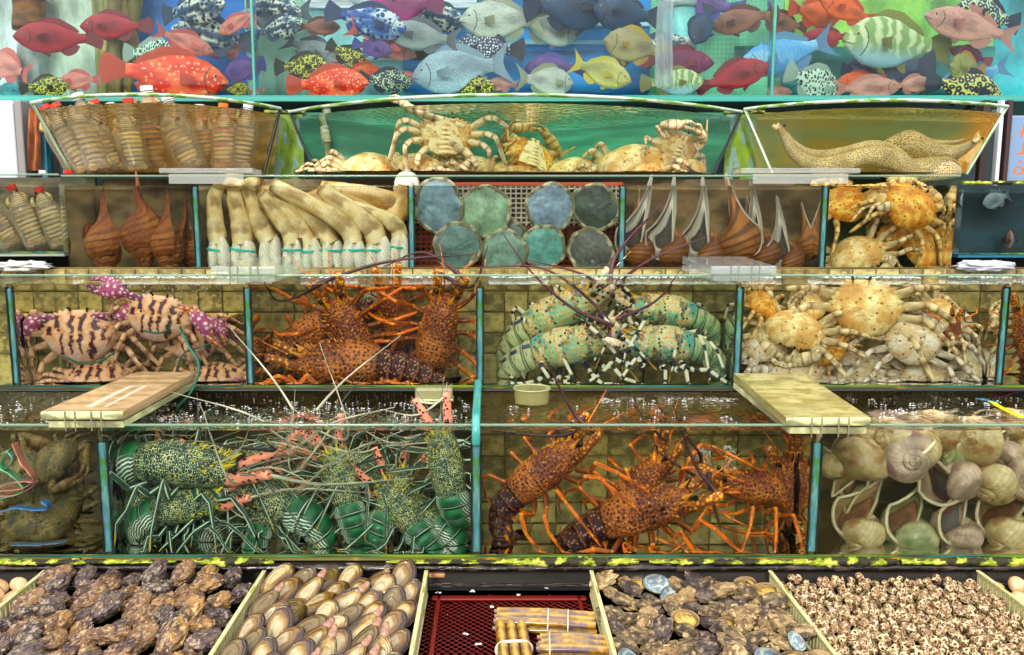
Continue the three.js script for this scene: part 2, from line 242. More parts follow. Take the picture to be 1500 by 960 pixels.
const basins = basinDefs.map(d => {
  const t = thing('glass_basin', d.label, 'fish tank');
  const a = onY(...d.L, YR), m = onY(...d.Mi, YR), b = onY(...d.R, YR); a.z = Math.max(a.z, -3.52); b.z = Math.max(b.z, -3.52);
  const top = bezier(a, m, b), c0 = P(d.bl, 252, -3.34), c1 = P(d.br, 252, -3.34), cm = P((d.bl + d.br) / 2, 254, -3.2); c0.y = c1.y = cm.y = YB4;
  const bot = bezier(c0, cm, c1);
  part(t, 'front_pane', grid(24, 6, (u, v) => bot[Math.round(u * 24)].clone().lerp(top[Math.round(u * 24)], v)), glass);
  part(t, 'rim', tube(top, [[0.008, 0.007]], { seg: 8, swap: true, vr: 3, disp: (s, w) => 1 + 0.12 * pn.noise(s * 30, w, 2) }), mossRim);
  const ab = a.clone().setZ(-3.545), bb = b.clone().setZ(-3.545), c0b = c0.clone().setZ(-3.545), c1b = c1.clone().setZ(-3.545);
  for (const [p, q, r, s] of [[c0, a, ab, c0b], [c1, b, bb, c1b]]) {
    const sp = part(t, 'side_pane', grid(1, 1, (u, v) => p.clone().lerp(q, v).lerp(s.clone().lerp(r, v), u)), glass);
    part(sp, 'corner_seam', tube([p, q], [0.006], { rings: 6, seg: 6 }), p === c0 && d.bl === 106 ? mossRim : d.bl === 1132 ? mossRim : silicone);
  }
  part(t, 'back_wall', grid(1, 1, (u, v) => c0b.clone().lerp(c1b, u).lerp(ab.clone().lerp(bb, u), v)), d.back);
  part(t, 'floor', grid(24, 1, (u, v) => bot[Math.round(u * 24)].clone().lerp(c0b.clone().lerp(c1b, u), v).add(V(0, 0.002, 0))), d.floor);
  const f = 0.9, q = (u, v, h) => { const k = Math.round(u * 24), back = c0b.clone().lerp(c1b, u).lerp(ab.clone().lerp(bb, u), h); back.z += 0.002; const p = bot[k].clone().lerp(top[k], h); p.z -= 0.004; return p.lerp(back, v).add(V(0, 0.004 * (1 - h), 0)); };
  const flat = () => [0.5, 0.5], inn = p => { p.x += (0.5 * (c0.x + c1.x) - p.x) * 0.006; return p; };
  const body = [grid(24, 12, (u, v) => inn(q(u, v, f)), (u, v, p) => [p.x / 0.6, p.z / 0.6]), grid(24, 2, (u, v) => inn(q(u, 0, v * f)), flat), grid(24, 1, (u, v) => inn(q(u, 1, v * f)), flat), grid(24, 12, (u, v) => inn(q(u, v, 0)), flat), grid(1, 12, (u, v) => inn(q(0, v, u * f)), flat), grid(1, 12, (u, v) => inn(q(1, v, u * f)), flat)];
  const flip = g => { const ix = g.index.array; for (let i = 0; i < ix.length; i += 3) { const s = ix[i]; ix[i] = ix[i + 1]; ix[i + 1] = s; } g.computeVertexNormals(); return g; };
  const out = (g, d) => { g.computeVertexNormals(); const n = g.attributes.normal; return n.getX(0) * d[0] + n.getY(0) * d[1] + n.getZ(0) * d[2] < 0 ? flip(g) : g; };
  struct('water', merge([out(body[0], [0, 1, 0]), out(body[1], [0, -0.4, 1]), out(body[2], [0, 0, -1]), out(body[3], [0, -1, 0]), out(body[4], [-1, 0, 0]), out(body[5], [1, 0, 0])]), W4[basinDefs.indexOf(d)]);
  return { top, bot, t };
});
// posts between the basins
const postMat = M(tex(128, 256, (u, v) => mix(mix(hx('#9db5b4'), hx('#6f8a86'), fbm(u, v, 4, 4, 3, 8)), mix(hx('#53701d'), hx('#8da43a'), fbm(u, v, 8, 3, 6)), sst(0.42, 0.6, fbm(u, v, 4, 4, 12, 3)))), 0.4, { bumpMap: bumpFine, bumpScale: 0.004 });
for (const [px, lab] of [[418, 'algae streaked post between the shrimp basin and crab basin'], [1089, 'algae streaked post between the crab basin and eel basin']]) {
  const t = thing('post', lab, 'post'), x = P(px, 210, -3.53).x;
  part(t, 'shaft', box2([x - 0.075, 1.69, -3.5485], [x + 0.075, 2.0, -3.535]), postMat); part(t, 'capping', rbx(0.17, 0.014, 0.03, 0.004, x, 2.008, -3.54), algae);
  const k = part(t, 'pipe_fitting', tube([V(x, 1.76, -3.53), V(x, 1.76, -3.49)], [0.014, 0.018, 0.018, 0.012], { rings: 5, seg: 10 }), M('#6b6a3a', 0.4)); k.position.x = px > 700 ? -0.03 : 0.055;
}

// ---------- fish tank of the top tier ----------
const aqua = thing('fish_tank', 'large glass aquarium of colourful reef fish on the top tier', 'fish tank'), Y5b = yAt(141, Z5), Y5t = 2.75, Z5b = -4.05;
const x5 = [-2.6, xAt(386, Z5), xAt(1115, Z5), 2.7];
for (let i = 0; i < 3; i++) part(aqua, 'front_pane', box2([x5[i] + 0.006, Y5b, Z5 - 0.008], [x5[i + 1] - 0.006, Y5t, Z5]), clearGlass);
for (let i = 1; i < 3; i++) { const d = part(aqua, 'divider', box2([x5[i] - 0.004, Y5b, Z5b + 0.02], [x5[i] + 0.004, Y5t, Z5 - 0.012]), clearGlass); part(d, 'divider_edge', rbx(0.011, Y5t - Y5b, 0.02, 0.003, x5[i], (Y5b + Y5t) / 2, Z5 - 0.004), edgeGreen); }
for (const x of [-2.61, 2.71]) part(aqua, 'end_pane', box2([x - 0.004, Y5b, Z5b], [x + 0.004, Y5t, Z5]), clearGlass);
part(aqua, 'floor', box2([-2.6, Y5b - 0.02, Z5b], [2.7, Y5b - 0.002, Z5]), M('#7fb7b0', 0.5));
part(aqua, 'floor_seam', box2([-2.6, Y5b - 0.022, Z5 + 0.001], [2.7, Y5b + 0.002, Z5 + 0.012]), edgeGreen);
const netTex = tex(256, 256, (u, v) => { const g = (Math.abs((u * 32) % 1 - 0.5) > 0.38 || Math.abs((v * 32) % 1 - 0.5) > 0.38); return mix(mix(hx('#5fb89c'), hx('#86cfa8'), fbm(u, v, 3, 3, 4)), hx('#a9d9a6'), g ? 0.55 : 0); });
const panels = [[-20, 36, '#6fd2da', '#a5e2de'], [36, 110, '#b7ded0', '#e2efe6'], [110, 182, '#cfe0c8', '#9fc7b4'], [182, 205, '#7f8a48', '#a4a561'], [205, 386, '#155fb2', '#2a7fcc'], [386, 470, '#6fb8a8', '#a5d2b8'], [470, 640, '#7fd4dc', '#a5e2e4'], [640, 935, '#1478c4', '#3098dc'], [935, 1115, null], [1115, 1300, '#6fc455', '#9fd866'], [1300, 1400, '#8fcf62', '#5fb894'], [1400, 1540, '#2f98a4', '#4cb2ba']];
for (const [a, b, c, d] of panels) part(aqua, 'back_panel', box2([xAt(a, Z5b) * 1.0 + 0.001, Y5b, Z5b + rr(0, 0.012)], [xAt(b, Z5b) - 0.001, Y5t, Z5b + 0.02 + rr(0, 0.01)]), M(c ? mottle(c, d, 3, a + 30) : netTex, 0.7));
for (const [py, h, c, a, b] of [[42, 12, '#a9dde6', 640, 935], [70, 7, '#8fd2ea', 640, 935], [88, 16, '#bfe3e0', 470, 640], [15, 14, '#e6f3f4', 470, 700], [112, 60, '#2a8ac8', 600, 935], [112, 70, '#3f9a94', 1115, 1400], [96, 40, '#0f766f', 1050, 1110]]) part(aqua, 'back_band', box2([xAt(a, Z5b), yAt(py + h / 2, Z5b), Z5b + 0.034], [xAt(b, Z5b), yAt(py - h / 2, Z5b), Z5b + 0.04]), M(mottle(c, c, 3, 2), 0.7));
const yw5 = 2.66, W5 = waterM([0.7, 0.9, 0.96], 1.8, rippleA, 0.008); for (let i = 0; i < 3; i++) waterBox(x5[i] + 0.012, x5[i + 1] - 0.012, Y5b + 0.002, yw5, Z5b + 0.05, Z5 - 0.026, W5);
// things standing in the top tank
{
  const z = -3.93, tan = M(mottle('#b3a25e', '#8c7d45', 4, 6), 0.6);
  [[190, 160, 212, -20, 11], [232, 150, 180, -10, 9], [176, 150, 178, -20, 10]].forEach(([a, b, c, d, r], i) => solo('bamboo_pole', tube([P(a, b, z + i * 0.03), P(c, d, z + i * 0.03)], [r * mpp(z)], { rings: 12, seg: 10, disp: s => 1 + 0.08 * (Math.abs((s * 4) % 1 - 0.5) < 0.05) }), tan, 'tan bamboo pole leaning inside the left part of the aquarium', 'pole', 'bamboo poles in the aquarium'));
  const fl = thing('filter_column', 'rust brown perforated filter column standing in the aquarium', 'filter'); const a = P(58, 138, z), b = P(58, -10, z);
  part(fl, 'tube', tube([a, b], [0.052], { rings: 3, seg: 16 }), M(mottle('#b8d5cc', '#d8e6df', 4, 3), 0.6)); part(fl, 'collar', tube([P(58, 52, z), P(58, -10, z)], [0.07], { rings: 8, seg: 16, disp: s => 1 + 0.04 * Math.sin(s * 60) }), M(mottle('#8a5a2c', '#6a4420', 8, 3), 0.7));
  const pp = thing('drain_pipe', 'aqua coloured drain pipe with white cap inside the aquarium', 'pipe'); part(pp, 'pipe', tube([P(990, 140, z), P(990, 20, z)], [0.075], { rings: 3, seg: 18 }), M(mottle('#5fb4bb', '#88cfca', 3, 5), 0.4)); part(pp, 'cap', tube([P(990, 18, z), P(990, -14, z)], [0.085], { rings: 2, seg: 18 }), M('#d9efe6', 0.4)); part(pp, 'valve', tube([P(1000, 74, z + 0.09), P(1000, 60, z + 0.09)], [0.04], { rings: 2, seg: 12 }), M('#e6f1ea', 0.4));
  const bg = thing('plastic_sheet', 'crumpled clear plastic sheet hanging in the aquarium among the fish', 'plastic sheet'); const pc = P(972, 52, -3.62);
  part(bg, 'sheet', grid(30, 24, (u, v) => V(pc.x + (u - 0.5) * 0.075 + 0.04 * (v - 0.5) * (v - 0.3), pc.y + (v - 0.5) * 0.42, pc.z + 0.02 * Math.sin(u * 14 + v * 3) + 0.012 * pn.noise(u * 7, v * 9, 1))), new THREE.MeshPhysicalMaterial({ color: '#eaf2f6', roughness: 0.15, transmission: 0.6, thickness: 0, side: THREE.DoubleSide }));
}

waterBox(-2.29, xAt(101, -3.06) - 0.006, yAt(370, -3.06) + 0.002, yAt(268, -3.06), -3.3325, -3.0695, W3); waterBox(xAt(1396, -3.1) + 0.006, 2.29, yAt(372, -3.1) + 0.002, yAt(278, -3.1), -3.3325, -3.1095, W5);

// ---------- tank bounds: what lives in a tank stays inside its glass ----------
let BND = null;
const inside = (t, q) => { if (!BND) return q; const w = t.localToWorld(q.clone()); w.set(clamp(w.x, BND.x0, BND.x1), clamp(w.y, BND.y0, BND.y1 ?? 9), clamp(w.z, BND.z0, BND.z1)); return q.copy(t.worldToLocal(w)); };
function fit(t, skip = /antenna/) {
  if (!BND) return t; t.updateMatrixWorld(true); const v = V(0, 0, 0);
  t.traverse(o => { if (!o.isMesh || skip.test(o.name)) return; const p = o.geometry.attributes.position; let hit = false; for (let i = 0; i < p.count; i++) { v.fromBufferAttribute(p, i); o.localToWorld(v); const a = v.x, b = v.y, c = v.z; v.set(clamp(a, BND.x0, BND.x1), Math.max(b, BND.y0), clamp(c, BND.z0, BND.z1)); if (v.x !== a || v.y !== b || v.z !== c) { hit = true; o.worldToLocal(v); p.setXYZ(i, v.x, v.y, v.z); } } if (hit) o.geometry.computeVertexNormals(); });
  return t;
}
const bound = (pa, pb, z, zb, yb, m = 0.014) => { BND = { y1: yb + 0.31, x0: xAt(pa, z) + m, x1: xAt(pb, z) - m, y0: yb + 0.004, z0: zb + 0.016, z1: z - 0.016 }; };

// ---------- crabs ----------
const crabPit = { bumpMap: bumpPit, bumpScale: 0.002 };
function crabTex(base, dark, pale, s) { return tex(256, 256, (u, v) => { const n = fbm(u, v, 6, 5, s), f = fbm(u, v, 24, 3, s + 4); let c = mix(hx(base), hx(pale), sst(0.35, 0.7, n)); c = mix(c, hx(dark), 0.5 * sst(0.6, 0.85, fbm(u, v, 9, 4, s + 20)) + 0.3 * sst(0.62, 0.75, f)); const [a, , id] = wor(u, v, 12, 12, s); return id > 0.86 && a < 0.25 ? mix(c, hx(dark), 0.85) : c; }); }
const flowerTex = tex(256, 256, (u, v) => {
  const x = Math.abs(u - 0.5) * 2, z = v, n = fbm(u, v, 8, 4, 5), w = (n - 0.5) * 0.26;
  let c = mix(hx('#dcb497'), hx('#c0a49c'), sst(0.5, 0.15, z + w)); const dk = hx('#3b1c2c'), or = hx('#d2925c');
  const bar = (cx, wd, z0, z1) => sst(wd, wd * 0.6, Math.abs(x - cx + w)) * sst(z0 - 0.03, z0, z + w) * sst(z1 + 0.03, z1, z + w);
  const outline = (a, b, z0, z1) => { c = mix(c, or, 0.8 * bar(a, b * 1.9, z0 - 0.03, z1 + 0.03)); c = mix(c, dk, bar(a, b, z0, z1)); };
  outline(0.13, 0.085, 0.62, 0.88); outline(0.12, 0.05, 0.2, 0.56); outline(0.52, 0.11, 0.66, 0.82); outline(0.42, 0.06, 0.16, 0.6); outline(0.74, 0.08, 0.5, 0.68);
  return mix(c, hx('#f4dcc4'), 0.4 * sst(0.6, 0.75, fbm(u, v, 20, 3, 8)));
});
const flowerClaw = (a) => tex(128, 128, (u, v) => { const [f, , id] = wor(u, v, 7, 9, 14); return mix(mix(hx(a), hx('#a9557c'), sst(0.4, 0.6, fbm(u, v, 4, 3, 2))), hx('#f6e6da'), f < 0.28 ? 0.9 : 0); });
const limbMap = tex(64, 256, (u, v) => { let k = lerp(0.72, 1, sst(0.3, 0.7, fbm(u, v, 4, 4, 3, 10))), c = [k, k * lerp(0.9, 1, k), k * lerp(0.75, 1, k)]; for (const j of [0.2, 0.4, 0.6, 0.8]) c = mix(c, [0.4, 0.27, 0.18], 0.6 * sst(0.035, 0.0, Math.abs(v - j))); return mix(c, [0.3, 0.22, 0.16], sst(0.9, 1, v) * 0.85); });
const limbTex = (base, pale) => ({ hi: new THREE.Color(base).lerp(new THREE.Color(pale), 0.7).multiplyScalar(1.05), map: limbMap });
const CR = {
  cream: { shell: M(crabTex('#cfa565', '#8a5520', '#ecd9a6', 3), 0.5, crabPit), limb: M(limbTex('#d9b577', '#f0dfb4', '#5c3f22', 3), 0.5), claw: M(limbTex('#dbb67a', '#f2e2ba', '#4a3626', 5), 0.5) },
  amber: { shell: M(crabTex('#c9872c', '#7a4414', '#e9bf66', 13), 0.5, crabPit), limb: M(limbTex('#d59a44', '#ecd08c', '#5f3a16', 13), 0.5), claw: M(limbTex('#d59a44', '#edd59a', '#5f3a16', 15), 0.5) },
  lilac: { shell: M(crabTex('#cbb38f', '#6f4a2a', '#e6dccb', 23), 0.5, crabPit), limb: M(limbTex('#cdb59b', '#efe6d8', '#66503f', 23), 0.5), claw: M(limbTex('#c9b49a', '#efe8dc', '#5a4636', 25), 0.5) },
  flower: { shell: M(flowerTex, 0.4), limb: M(limbTex('#d99a72', '#eac0a0', '#b0623a', 33), 0.5), claw: M(flowerClaw('#7b3a5e'), 0.45, { bumpMap: bumpPit, bumpScale: 0.004 }), claw2: M(flowerClaw('#c9702a'), 0.45, { bumpMap: bumpPit, bumpScale: 0.004 }) },
  mud: { shell: M(crabTex('#4a4326', '#211f14', '#7a6a3a', 43), 0.5, crabPit), limb: M(limbTex('#57502c', '#7a6b3c', '#2b2716', 43), 0.5), claw: M(limbTex('#6b5a30', '#8c7240', '#2b2716', 45), 0.5) },
};
CR.cream.belly = M(tex(128, 128, (u, v) => mix(hx('#ecd9ac'), hx('#b98b4c'), sst(0.5, 0.75, fbm(u, v, 6, 4, 7)))), 0.5);
CR.amber.belly = CR.lilac.belly = CR.flower.belly = CR.mud.belly = CR.cream.belly;
function carapace(L, H, teeth) {
  const nt = 72, nr = 12, pos = [], uv = [], idx = [], sd = rnd() * 50;
  const edge = th => {
    const c = Math.cos(th), s = Math.sin(th); let x = Math.sign(c) * Math.pow(Math.abs(c), 0.82) * 0.5, z = Math.sign(s) * Math.pow(Math.abs(s), 0.8) * L / 2;
    if (s < 0) x *= 1 - 0.42 * Math.pow(-s, 1.3); else x *= 1 - 0.12 * s;
    const a = Math.asin(Math.abs(s)); if (s > -0.05 && a < 1.25) { const k = (a * 7.2 / 1.25) % 1; const f = 1 + teeth * (k < 0.35 ? 1 - k / 0.35 : 0); x *= f; z *= f; }
    return [x, z];
  };
  for (let r = 0; r <= 2 * nr; r++) for (let t = 0; t <= nt; t++) {
    const top = r <= nr, q = top ? r / nr : (2 * nr - r) / nr, [ex, ez] = edge((t % nt) / nt * TAU), x = ex * q, z = ez * q;
    let y = top ? H * Math.pow(1 - Math.pow(q, 2.4), 0.7) : -H * 0.55 * Math.pow(1 - Math.pow(q, 3), 0.6);
    if (top) y += 0.022 * pn.noise(x * 9 + sd, z * 9, 3) * (1 - q * q) + 0.012 * Math.cos(x * 26) * Math.cos(z * 22) * (1 - q);
    pos.push(x, y, z); uv.push(x + 0.5, z / L + 0.5);
  }
  for (let r = 0; r < 2 * nr; r++) for (let t = 0; t < nt; t++) { const a = r * (nt + 1) + t, b = a + nt + 1; idx.push(a, a + 1, b, b, a + 1, b + 1); }
  return seal(geom(pos, uv, idx), 2 * nr + 1, nt);
}
const eyeBlack = M('#15100c', 0.15);
// carapace width 1, +y its top, +z its front; pose: claws 'folded' | 'wide' | 'down'; legs spread / tuck
function crab(label, kind, at, w, up, fwd, { claws = 'folded', L = 0.74, H = 0.2, group, spread = 1, drop = 0.35, legs = null, belly = false, clawSize = 1, two, teeth = 0.11, name = 'crab', sag = 0, thick = 0.052 } = {}) {
  const m = CR[kind], t = thing(name, label, 'crab', group); t.position.copy(at); orient(t, up, fwd); t.scale.setScalar(w); t.updateMatrixWorld(true);
  part(t, 'carapace', carapace(L, H, teeth), m.shell);
  for (const s of [-1, 1]) part(t, 'eye', merge([tube([V(s * 0.1, 0.0, L * 0.44), V(s * 0.125, 0.05, L * 0.52)], [0.014, 0.018], { rings: 3, seg: 7 }), new THREE.SphereGeometry(0.022, 8, 6).translate(s * 0.127, 0.055, L * 0.525)]), eyeBlack);
  if (belly) { const ab = part(t, 'abdomen', grid(12, 8, (u, v) => V((u - 0.5) * 0.62 * (1 - 0.5 * v), -H * 0.5 - 0.035 * Math.sin(u * Math.PI) - 0.012 * Math.abs(Math.sin(v * 13)) , -L * 0.36 + v * 0.52)), m.belly); for (let k = 0; k < 6; k++) part(ab, 'plate', tube([V(-0.19 + k * 0.022, -H * 0.53, -0.26 + k * 0.075), V(0, -H * 0.53 - 0.045, -0.25 + k * 0.078), V(0.19 - k * 0.022, -H * 0.53, -0.26 + k * 0.075)], [[0.03, 0.022]], { rings: 8, seg: 7 }), m.belly); for (const s of [-1, 1]) part(ab, 'mouth_plate', tube([V(s * 0.045, -H * 0.5, 0.2), V(s * 0.05, -H * 0.52, L * 0.46)], [[0.04, 0.03]], { rings: 4, seg: 8 }), m.belly); }
  for (const s of [-1, 1]) {
    let e, p, k = clawSize;
    if (claws === 'wide') { e = V(s * 0.62, 0.02, 0.3); p = V(s * 0.92, 0.03, 0.02); }
    else if (claws === 'raised') { e = V(s * 0.6, -0.05, 0.42); p = V(s * 0.72, 0.02, 0.75); }
    else if (claws === 'down') { e = V(s * 0.5, -0.3, 0.2); p = V(s * 0.34, -0.45, -0.2); }
    else { e = V(s * 0.58, -0.02, 0.36); p = V(s * 0.22, -0.12, 0.5); }
    if (Array.isArray(claws)) [e, p] = claws[s < 0 ? 0 : 1].map(q => V(...q));
    const b = V(s * 0.3, -0.06, L * 0.28), d = p.clone().sub(e).normalize(), tip = p.clone().addScaledVector(d, 0.3 * k), side = new THREE.Vector3().crossVectors(d, V(0, 1, 0)).normalize();
    const arm = tube([b, b.clone().lerp(e, 0.5).add(V(0, 0.03, 0)), e], [0.045, 0.065, 0.06, 0.055], { rings: 6, seg: 8 });
    const palm = tube([e, e.clone().lerp(p, 0.35).addScaledVector(side, 0.01), p, p.clone().lerp(tip, 0.5).addScaledVector(side, s * 0.05 * k), tip.clone().addScaledVector(side, s * 0.03 * k)], [0.05, 0.09 * k, 0.115 * k, 0.11 * k, 0.055 * k, 0.04 * k, 0.008].map(r => [r * 0.8, r]), { rings: 14, seg: 10, disp: (q, a) => 1 + 0.05 * pn.noise(q * 12, a * 2, s) });
    const c = part(t, 'claw', merge([arm, palm]), (s > 0 && two && m.claw2) || m.claw);
    part(c, 'pincer', tube([p.clone().addScaledVector(side, -s * 0.05 * k), p.clone().lerp(tip, 0.5).addScaledVector(side, -s * 0.075 * k), tip.clone().addScaledVector(side, -s * 0.005 * k)], [0.045 * k, 0.04 * k, 0.03 * k, 0.006], { rings: 8, seg: 8 }), (s > 0 && two && m.claw2) || m.claw);
    for (let i = 0; i < 4; i++) {
      let q;
      if (legs && legs[s < 0 ? 0 : 1][i]) q = legs[s < 0 ? 0 : 1][i].map(a => V(...a));
      else {
        const az = lerp(0.55, -0.75, i / 3) + rr(-0.15, 0.15), z0 = L * (0.22 - i * 0.17), b0 = V(s * (0.4 - Math.abs(i - 1) * 0.035), -0.07, z0), dx = s * Math.cos(az), dz = Math.sin(az), l = [0.95, 1.05, 1, 0.8][i] * spread;
        const at2 = (r, y) => V(b0.x + dx * r * l, b0.y + y, b0.z + dz * r * l - sag * Math.pow(Math.max(0, r - 0.3), 1.1) * 1.6);
        q = [b0, at2(0.3, 0.1 + rr(-0.04, 0.08)), at2(0.42, 0.1 + rr(-0.04, 0.06)), at2(0.62 + rr(-0.08, 0.05), -drop * 0.55), at2(0.72 + rr(-0.16, 0.08), -drop - rr(0, 0.08))];
      }
      part(t, 'leg', limb(q.map(x => inside(t, x)), thick), m.limb);
    }
  }
  return fit(t);
}
// a jointed limb through its joints, thick inside each segment and narrow at the joints
function limb(q, r, seg = 7) {
  const pts = [], rad = [], n = q.length - 1;
  for (let i = 0; i < n; i++) for (const f of [0, 0.12, 0.45, 0.85]) { pts.push(q[i].clone().lerp(q[i + 1], f)); const k = 1 - 0.62 * (i + f) / n; rad.push((i === 0 && f === 0 ? 0.75 : f === 0 ? 0.78 : f === 0.12 ? 0.9 : f === 0.45 ? 1.05 : 1.0) * r * k * (i === n - 1 ? 1.02 - f * 0.75 : 1)); }
  pts.push(q[n].clone()); rad.push(r * 0.06);
  return tube(pts, rad, { seg });
}

// ---------- spiny lobsters ----------
const rockShell = tex(256, 256, (u, v) => { const [a, b, id] = wor(u, v, 27, 20, 3), n = fbm(u, v, 6, 4, 2); let c = mix(hx('#6e3212'), hx('#b06a2c'), sst(0.35, 0.7, n)); c = mix(c, hx('#2a1608'), sst(0.4, 0.2, a) * (0.5 + 0.5 * id)); return id > 0.88 && a < 0.2 ? hx('#dba45c') : mix(c, hx('#c98a3f'), 0.5 * sst(0.12, 0.02, b - a)); });
const rockTail = tex(256, 128, (u, v) => { let c = mix(hx('#2c1420'), hx('#5a2c1c'), sst(0.35, 0.7, fbm(u, v, 8, 4, 4))); c = mix(c, hx('#1a0d14'), sst(0.3, 0.1, v)); const [a, , id] = wor(u, v, 26, 8, 8); if (a < 0.3 && id > 0.6) c = mix(c, hx('#d9a883'), 0.85); const e = sst(0.25, 0.45, Math.abs(v - 0.75)); return mix(c, hx('#d2742a'), 0.7 * sst(0.14, 0.02, Math.abs(v - 0.82)) * sst(0.4, 0.6, fbm(u, v, 10, 3, 6))); });
const ornShell = tex(256, 256, (u, v) => { const [a, , id] = wor(u, v, 24, 20, 13), n = fbm(u, v, 5, 4, 12); let c = mix(hx('#5f9c90'), hx('#9fb488'), sst(0.4, 0.62, n)); c = mix(c, hx('#d2c49a'), 0.9 * sst(0.48, 0.66, fbm(u, v, 8, 4, 17))); c = mix(c, hx('#3c4a44'), 0.7 * sst(0.6, 0.72, fbm(u, v, 12, 4, 19))); if (a < 0.24 && id > 0.35) c = mix(c, hx('#d98a3a'), 0.9); if (a < 0.3 && id < 0.14) c = hx('#232a33'); return c; });
const ornTail = tex(256, 128, (u, v) => { let c = mix(hx('#7f9f7c'), hx('#b5b890'), sst(0.3, 0.7, fbm(u, v, 4, 4, 22))); c = mix(c, hx('#4c5f4a'), 0.6 * sst(0.55, 0.7, fbm(u, v, 12, 4, 24))); c = mix(c, hx('#39503f'), 0.8 * sst(0.1, 0.03, Math.abs(v - 0.72))); c = mix(c, hx('#e8e8d8'), 0.7 * sst(0.06, 0.02, Math.abs(v - 0.86))); const s = Math.abs(((u * 2) % 1) - 0.5); if (s < 0.06 && v > 0.3 && v < 0.7) c = hx('#2c3550'); const [a, , id] = wor(u, v, 20, 7, 2); return a < 0.2 && id > 0.7 ? hx('#e0a050') : c; });
const grnShell = tex(512, 512, (u, v) => { const wu = u + 0.035 * (fbm(u, v, 8, 3, 51) - 0.5), wv = v + 0.035 * (fbm(u, v, 8, 3, 52) - 0.5), [a, b, id] = wor(wu, wv, 26, 30, 23), q = b - a + 0.35 * (fbm(u, v, 26, 3, 4) - 0.5), big = fbm(u, v, 5, 4, 61); let c = mix(hx('#10201c'), hx('#1d3a34'), big); c = mix(c, mix(hx('#a9b88c'), hx('#d6d496'), sst(0.4, 0.6, big)), sst(0.16, 0.06, q)); c = mix(c, hx('#b5a850'), 0.35 * sst(0.64, 0.76, fbm(u, v, 6, 4, 66))); return a < 0.16 && id > 0.35 ? hx('#d2d8b4') : c; });
const grnTail = tex(256, 128, (u, v) => { let c = mix(hx('#16482f'), hx('#2f7048'), sst(0.3, 0.7, fbm(u, v, 4, 4, 25))); const e = 0.03 * (fbm(u, v, 10, 2, 3) - 0.5), d = Math.abs(v - 0.80 + e); c = mix(c, hx('#0c1512'), sst(0.14, 0.1, d)); c = mix(c, hx('#e6eedd'), sst(0.055, 0.03, d)); const sd = Math.min(Math.abs(u - 0.5), u, 1 - u), st = Math.sin((u * 30 + v * 2.2) * TAU / 2 + 2 * fbm(u, v, 6, 2, 7)); const k = sst(0.17, 0.1, sd); c = mix(c, hx('#0c1512'), 0.9 * k * sst(-0.2, 0.2, Math.abs(st) - 0.45)); return mix(c, hx('#e6eedd'), k * sst(0.62, 0.85, Math.abs(st))); });
const bandLimb = (a, b, c2, n, s) => tex(32, 256, (u, v) => { const w = Math.sin(v * TAU * n + 2 * fbm(u, v, 3, 2, s, 12)); return mix(mix(hx(a), hx(b), sst(-0.2, 0.1, w)), hx(c2), sst(0.86, 0.97, v)); });
const stripeLimb = tex(64, 128, (u, v) => { const w = Math.abs(((u * 3) % 1) - 0.5); let c = mix(hx('#1d3a36'), hx('#35594a'), fbm(u, v, 4, 3, 3)); c = mix(c, hx('#dfe7c6'), sst(0.16, 0.08, w)); return mix(c, hx('#c99b30'), sst(0.86, 0.95, v)); });
const LB = {
  rock: { shell: M(rockShell, 0.5, { bumpMap: bumpPit, bumpScale: 0.006 }), tail: M(rockTail, 0.35, { bumpMap: bumpPit, bumpScale: 0.003 }), leg: M(tex(32, 256, (u, v) => { let c = mix(hx('#cf5f12'), hx('#ef9020'), fbm(u, v, 4, 4, 3, 16)); c = mix(c, hx('#5a2a10'), 0.85 * sst(0.5, 0.1, v)); c = mix(c, hx('#4a2410'), 0.6 * sst(0.5, 0.66, fbm(u, v, 4, 4, 13, 18))); for (const j of [0.2, 0.4, 0.6, 0.8]) c = mix(c, hx('#f0a83c'), 0.8 * sst(0.03, 0.01, Math.abs(v - j))); return mix(c, hx('#f4b84e'), sst(0.06, 0, Math.abs(((u * 2) % 1) - 0.5)) * 0.8); }), 0.4), base: M(tex(64, 64, (u, v) => { const [a, , id] = wor(u, v, 6, 8, 5); return mix(hx('#6a3a16'), hx('#e9a63e'), a < 0.3 && id > 0.3 ? 1 : 0.15); }), 0.5), whip: M(mottle('#4a2320', '#2a1416', 8, 3), 0.5), spine: M('#d9922f', 0.4), fan: M(mottle('#5c2c1a', '#2c1420', 6, 4), 0.5) },
  ornate: { shell: M(ornShell, 0.45, { bumpMap: bumpPit, bumpScale: 0.003 }), tail: M(ornTail, 0.4), leg: M(bandLimb('#1f2630', '#e6dfc4', '#e0a53a', 6, 3), 0.45), base: M(tex(64, 64, (u, v) => { const [a, , id] = wor(u, v, 5, 6, 15); return mix(hx('#cfc7b0'), id > 0.5 ? hx('#2b3242') : hx('#e0a050'), a < 0.32 ? 1 : 0); }), 0.5), whip: M(mottle('#6a3540', '#3a2026', 8, 5), 0.45), spine: M('#e2a845', 0.4), fan: M(mottle('#d59a62', '#8fb594', 5, 6), 0.5) },
  green: { shell: M(grnShell, 0.45, { bumpMap: bumpPit, bumpScale: 0.003 }), tail: M(grnTail, 0.3), leg: M(stripeLimb, 0.4), base: M(tex(64, 64, (u, v) => { const [a, , id] = wor(u, v, 5, 6, 25); return mix(mix(hx('#e58d74'), hx('#f2b39a'), fbm(u, v, 3, 3, 3)), hx('#2a1a22'), a < 0.22 && id > 0.3 ? 1 : 0); }), 0.45), whip: M(mottle('#d8d3b6', '#aeb48e', 8, 7), 0.5), whip2: M(mottle('#39413a', '#1d2620', 8, 9), 0.5), spine: M('#d9c24a', 0.4), fan: M(mottle('#2f7a55', '#16392e', 5, 8), 0.4) },
};
